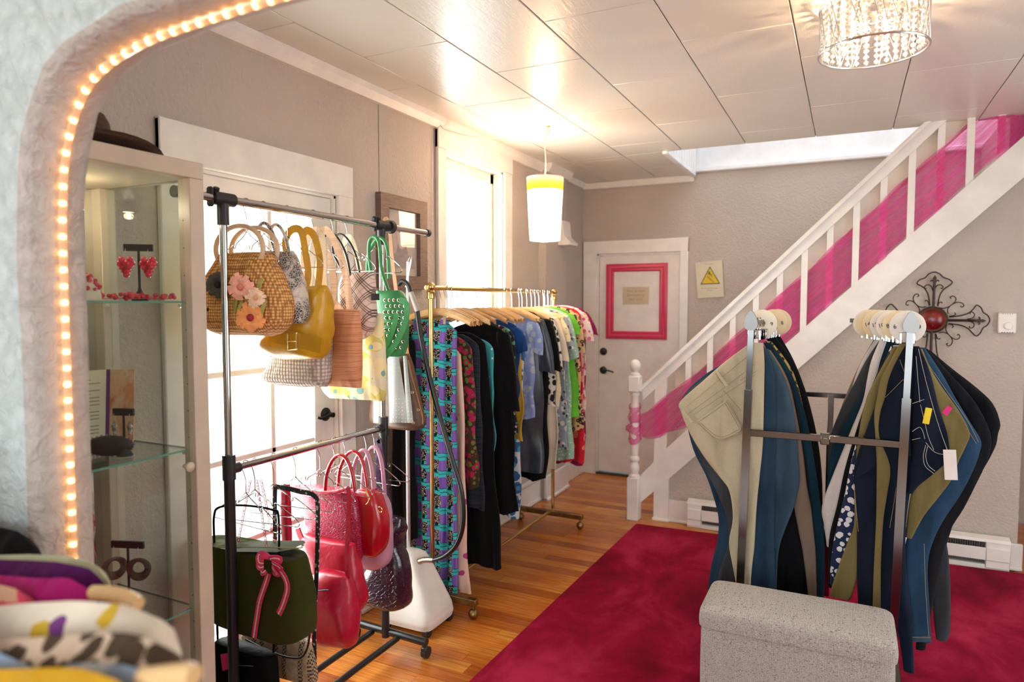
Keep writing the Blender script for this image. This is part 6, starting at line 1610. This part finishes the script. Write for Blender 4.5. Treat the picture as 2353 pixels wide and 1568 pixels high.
# tags and lettering on the right-hand jeans
def card(parent, name, c, w_, h_, rot, mat):
    m_ = MB().box((-w_ / 2, -.0006, -h_), (w_ / 2, .0006, 0), Matrix.Rotation(rot, 3, 'Y'), (0, 0, 0)); m_.v = [tuple(Vector(p) + c) for p in m_.v]; return m_.build(name, mat, parent, smooth=False)
tg_ = card(bpy.data.objects['olive_trousers'], 'price_tag', onY(2182, 1034, 3.02), .042, .115, -.08, plain('white_card', (.72, .66, .62), .8))
card(sj, 'yellow_label', onY(2135, 938, 3.01), .022, .062, .15, plain('yellow_card', (.80, .62, .02), .7)); card(bpy.data.objects['blue_jeans'], 'pink_label', onY(2183, 935, 3.06), .02, .035, .5, plain('hot_pink_card', (.72, .02, .20), .7))
# size rings
M_DISCS = [plain('cream_divider', (.76, .70, .58), .45), plain('yellowed_divider', (.72, .60, .38), .45), plain('pale_divider', (.70, .67, .60), .45)]
def size_ring(x, y, num, label, r=.062):
    d_ = thing('size_divider', label, 'size divider', (x, y, JZ - .012), 'size dividers on the jeans rack')
    m_ = MB()
    def fn(u, v):
        a = 2 * PI * u; k_ = [(.014, -.001), (r - .002, -.001), (r, 0), (r - .002, .001), (.014, .001), (.014, -.001)][min(5, int(round(v * 5)))]
        return (x + k_[0] * cos(a), y + k_[1] * 1.2, JZ - .012 + k_[0] * sin(a))
    m_.grid(fn, 32, 5, cu=True).build('disc', M_DISCS[(CNT['n'] + int(y * 1000)) % 3], d_)
    if num:
        text_mesh('number', num, .024, M_INKB, d_, (x - r * .66, y - .0022, JZ - .02), 0, rot=(PI / 2, -.25, 0)); text_mesh('number', num, .024, M_INKB, d_, (x + r * .62, y - .0022, JZ - .004), 0, rot=(PI / 2, PI - .2, 0))
for i, (y, n_) in enumerate(((3.025, '6'), (3.09, '8'), (3.155, '10'), (3.22, '12'), (3.30, '14'), (3.36, ''), (3.41, ''))):
    size_ring(arm_x(1, y), y, n_, '%s round cream size divider on the right arm of the jeans rack' % ('frontmost', 'second', 'third', 'fourth', 'fifth', 'sixth and blank', 'rearmost blank')[i])
for i, (y, n_) in enumerate(((3.17, '6'), (3.36, '8'), (3.45, ''))):
    size_ring(arm_x(-1, y), y, n_, '%s round cream size divider on the left arm of the jeans rack' % ('frontmost', 'middle', 'rearmost blank')[i])

# ================================================================ ottoman
t = NT('oatmeal_tweed'); t.set(Roughness=.95); t.b.inputs['Sheen Weight'].default_value = .2; co = t.co()
rib = t.wave(t.co((1, 1, 1)), 60, 1.5, 'X', 2, 6); nz = t.noise(t.co((180, 180, 300)), 1.6, 3); fl_ = t.voro(t.co((1.0, 1.0, 2.6)), 52)
base = t.ramp(nz, [(.38, (.28, .25, .215)), (.62, (.60, .555, .49))]); base = t.mix(t.ramp(fl_, [(.16, (.75,) * 3), (.22, (0, 0, 0))]), base, (.10, .085, .07))
base = t.mix(.35, base, t.ramp(rib, [(.2, (.55,) * 3), (.7, (1,) * 3)]), 'MULTIPLY'); t.col(base); t.bump(t.math('ADD', nz, rib), .5, .004)
M_TWEED = t.m
ox0, ox1, oy0, oy1 = -.478, .180, 2.545, 2.86
ot = thing('storage_ottoman', 'oatmeal tweed storage ottoman with a domed lid in front of the jeans', 'ottoman', ((ox0 + ox1) / 2, (oy0 + oy1) / 2, .011))
def cush(x0, x1, y0, y1, z0, z1, dome, rc=.03, rt=.025, nu=48, nv=14):
    m_ = MB(); cx_, cy_ = (x0 + x1) / 2, (y0 + y1) / 2; hx, hy = (x1 - x0) / 2, (y1 - y0) / 2
    def fn(u, v):
        a = 2 * PI * u; e = .16
        c, s_ = math.copysign(abs(cos(a)) ** e, cos(a)), math.copysign(abs(sin(a)) ** e, sin(a))
        if v < .55: k_, z = 1 + .006 * sin(v / .55 * PI), z0 + (z1 - rt - z0) * v / .55
        elif v < .75: q_ = (v - .55) / .2 * PI / 2; k_, z = None, z1 - rt + rt * sin(q_); off = rt * (1 - cos(q_))
        else: q_ = (v - .75) / .25; k_, z = None, z1 + dome * (1 - (1 - q_) ** 2); off = rt + q_ * (hy - rt - .002)
        if k_ is not None: return (cx_ + c * hx * k_, cy_ + s_ * hy * k_, z)
        return (cx_ + c * (hx - off * (1 if v < .75 else 1)), cy_ + s_ * (hy - off), z)
    m_.grid(fn, nu, nv * 2, cu=True); n_ = len(m_.v); m_.f.append(list(range(n_ - nu, n_))); m_.mi.append(0); m_.f.append(list(range(nu))[::-1]); m_.mi.append(0)
    return m_
cush(ox0 + .006, ox1 - .006, oy0 + .006, oy1 - .006, .035, .366, 0, rt=.006).build('base_box', M_TWEED, ot, angle=70)
cush(ox0, ox1, oy0, oy1, .368, .445, .012, rt=.03).build('lid', M_TWEED, ot, angle=70)
for x in (ox0 + .04, ox1 - .04):
    for y in (oy0 + .04, oy1 - .04): MB().cyl((x, y, .011), (x, y, .04), .014, .018, n=12).build('foot', plain('dark_wood_foot', (.05, .03, .02), .5), ot)

# ================================================================ clothes on the rack in front of the arch (out of focus)
FX = -1.55
fr_ = thing('front_rack', 'low clothes rail before the arch at the bottom left', 'garment rack', (FX, .5, 0))
MB().cyl((FX, .1, 1.27), (FX, .745, 1.27), .012, n=12).build('top_rail', M_CHROME, fr_)
for y in (.1, .6): MB().cyl((FX, y, .03), (FX, y, 1.27), .012, n=12).build('post', M_CHROME, fr_); 
for y in (.1, .6): MB().cyl((FX - .2, y, .03), (FX + .2, y, .03), .014, n=12).build('foot_tube', M_CHROME, fr_)
def front_g(name, label, cat, Y, mat, top, L=.62, th=.05, hanger=None, seed=0, lx=-1.75):
    """top: photo pixels along the shoulder line, left to right"""
    P_ = [onY(a, b, Y) for a, b in top]
    zt = max(p.z for p in P_); xr = P_[-1].x
    t_ = thing(name, label, cat, ((lx + xr) / 2, Y, zt - L), 'clothes at the bottom left before the arch')
    nz_ = 14
    def zt_at(x):
        if x <= P_[0].x: return P_[0].z + (P_[0].x - x) * .02
        for p, q in zip(P_, P_[1:]):
            if x <= q.x: return p.z + (q.z - p.z) * (x - p.x) / (q.x - p.x + 1e-9)
        return P_[-1].z
    def fn(u, v):
        a = 2 * PI * v; x = lx + (xr - lx) * u; z = zt_at(x)
        # closed section in (y,z): top ridge and two hanging sides
        s_ = v * 2 if v < .5 else (1 - v) * 2
        depth = L * s_ ** 1.3; yy = (th / 2) * (1 if v < .5 else -1) * min(1, math.sqrt(s_ * 9))
        endk = max(0, (u - .93) / .07); yy *= math.sqrt(max(.0, 1 - endk ** 2)) * .9 + .1
        return (x - .02 * s_ * 0 + .05 * s_ * (u - .6) * 0 + .012 * sin(9 * s_ + seed), Y + yy + .006 * s_ * sin(40 * x + seed), z - depth - .012 * endk)
    MB().grid(fn, 40, 28, cv=True).build('garment_body', mat, t_, angle=80)
    if hanger:
        H_ = [onY(a, b, Y) for a, b in hanger]; w_ = thing('wooden_hanger', 'pale wooden hanger end poking from the %s' % name.replace('_', ' '), 'hanger', (H_[0].x, Y, H_[0].z), 'wooden hangers at the bottom left')
        MB().tube(spl(H_, 5), 1, 10, flat=(.011, .010), up=(0, 0, 1)).build('hanger_body', plain('pale_hanger', (.75, .52, .25), .4), w_)
        MB().tube([(FX, Y + .014 * cos(q_), 1.27 + .017 + .0 * q_ + .014 * sin(q_)) for q_ in (-.5, 0, .8, 1.57, 2.4, 3.1)] + [(FX, Y, 1.25), (FX, Y, H_[0].z + .01)], .002, 5).build('hook', M_HOOK, w_)
    return t_
front_g('black_jacket', 'black jacket shoulder at the left edge above the purple top', 'jacket', .735, fabric('black_wool', (.006, .006, .007), .9), [(-60, 1200), (0, 1212), (35, 1220), (60, 1250), (75, 1290)], seed=1)
front_g('green_blouse', 'pale green blouse shoulder behind the purple top', 'blouse', .70, fabric('pale_green_cotton', (.55, .58, .36), .8), [(-60, 1275), (60, 1272), (150, 1276), (205, 1290), (240, 1320)], seed=2)
front_g('purple_shirt', 'deep purple top on a hanger at the bottom left', 'top', .665, fabric('deep_purple', (.09, .008, .10), .7), [(-60, 1285), (60, 1288), (130, 1292), (200, 1305), (240, 1330), (255, 1352)], seed=3, th=.045)
front_g('magenta_top', 'magenta top with its wooden hanger end showing', 'top', .61, fabric('magenta_silk', (.42, .010, .16), .5), [(-60, 1322), (20, 1325), (100, 1332), (160, 1330), (222, 1345)], seed=4, hanger=[(215, 1362), (250, 1364), (290, 1374), (318, 1390)], th=.05)
front_g('pink_print_shirt', 'peach and hot pink printed top at the lower left edge', 'top', .57, m_blobs('peach_pink', (.66, .40, .26), [((.66, .06, .14), .52)], 7), [(-60, 1340), (0, 1345), (50, 1358), (85, 1385), (95, 1420)], seed=5)
front_g('cream_floral_dress', 'cream dress with purple, orange and yellow blotches at the bottom left', 'dress', .515, m_blobs('cream_blotch', (.74, .66, .52), [((.60, .40, .03), .30), ((.16, .04, .20), .30), ((.60, .15, .06), .16)], 10), [(-60, 1400), (60, 1388), (180, 1382), (300, 1392), (360, 1408), (388, 1440), (396, 1470)], seed=6, th=.06)
front_g('brown_print_dress', 'brown and cream animal print dress at the bottom left', 'dress', .455, m_blobs('brown_cream', (.55, .42, .30), [((.06, .035, .018), .58), ((.60, .52, .44), .10)], 34), [(-60, 1470), (80, 1462), (220, 1450), (330, 1452), (390, 1475), (404, 1515), (406, 1550)], seed=7, th=.06)
front_g('yellow_dress', 'mustard yellow dress with teal edge at the bottom left corner', 'dress', .40, fabric('mustard_cotton', (.58, .32, .015), .8), [(-60, 1535), (60, 1530), (150, 1528), (240, 1535), (290, 1560)], seed=8, th=.05)
front_g('denim_shirt', 'light blue denim shirt with a peach hanger tip in the bottom left corner', 'shirt', .425, m_blobs('pale_denim', (.22, .28, .36), [((.42, .46, .48), .3), ((.30, .52, .42), .12)], 9), [(100, 1545), (170, 1520), (260, 1524), (340, 1535), (400, 1555), (430, 1590)], seed=9, th=.04, hanger=[(330, 1560), (400, 1552), (430, 1550), (446, 1556)])

# pieces too small to pick apart singly stay joined inside their thing
for o in bpy.data.objects:
    if o.type == 'MESH' and o.parent is not None and o.name.split('.')[0] in ('stitching', 'pocket_stitching', 'bead_strand', 'bead_cover', 'bead_trim', 'bead_cluster', 'wire', 'fins', 'stud', 'peg_hole', 'vent_slot', 'small_print', 'print_lines', 'chain', 'bow_knot', 'shelf_peg'):
        o['kind'] = 'stuff'
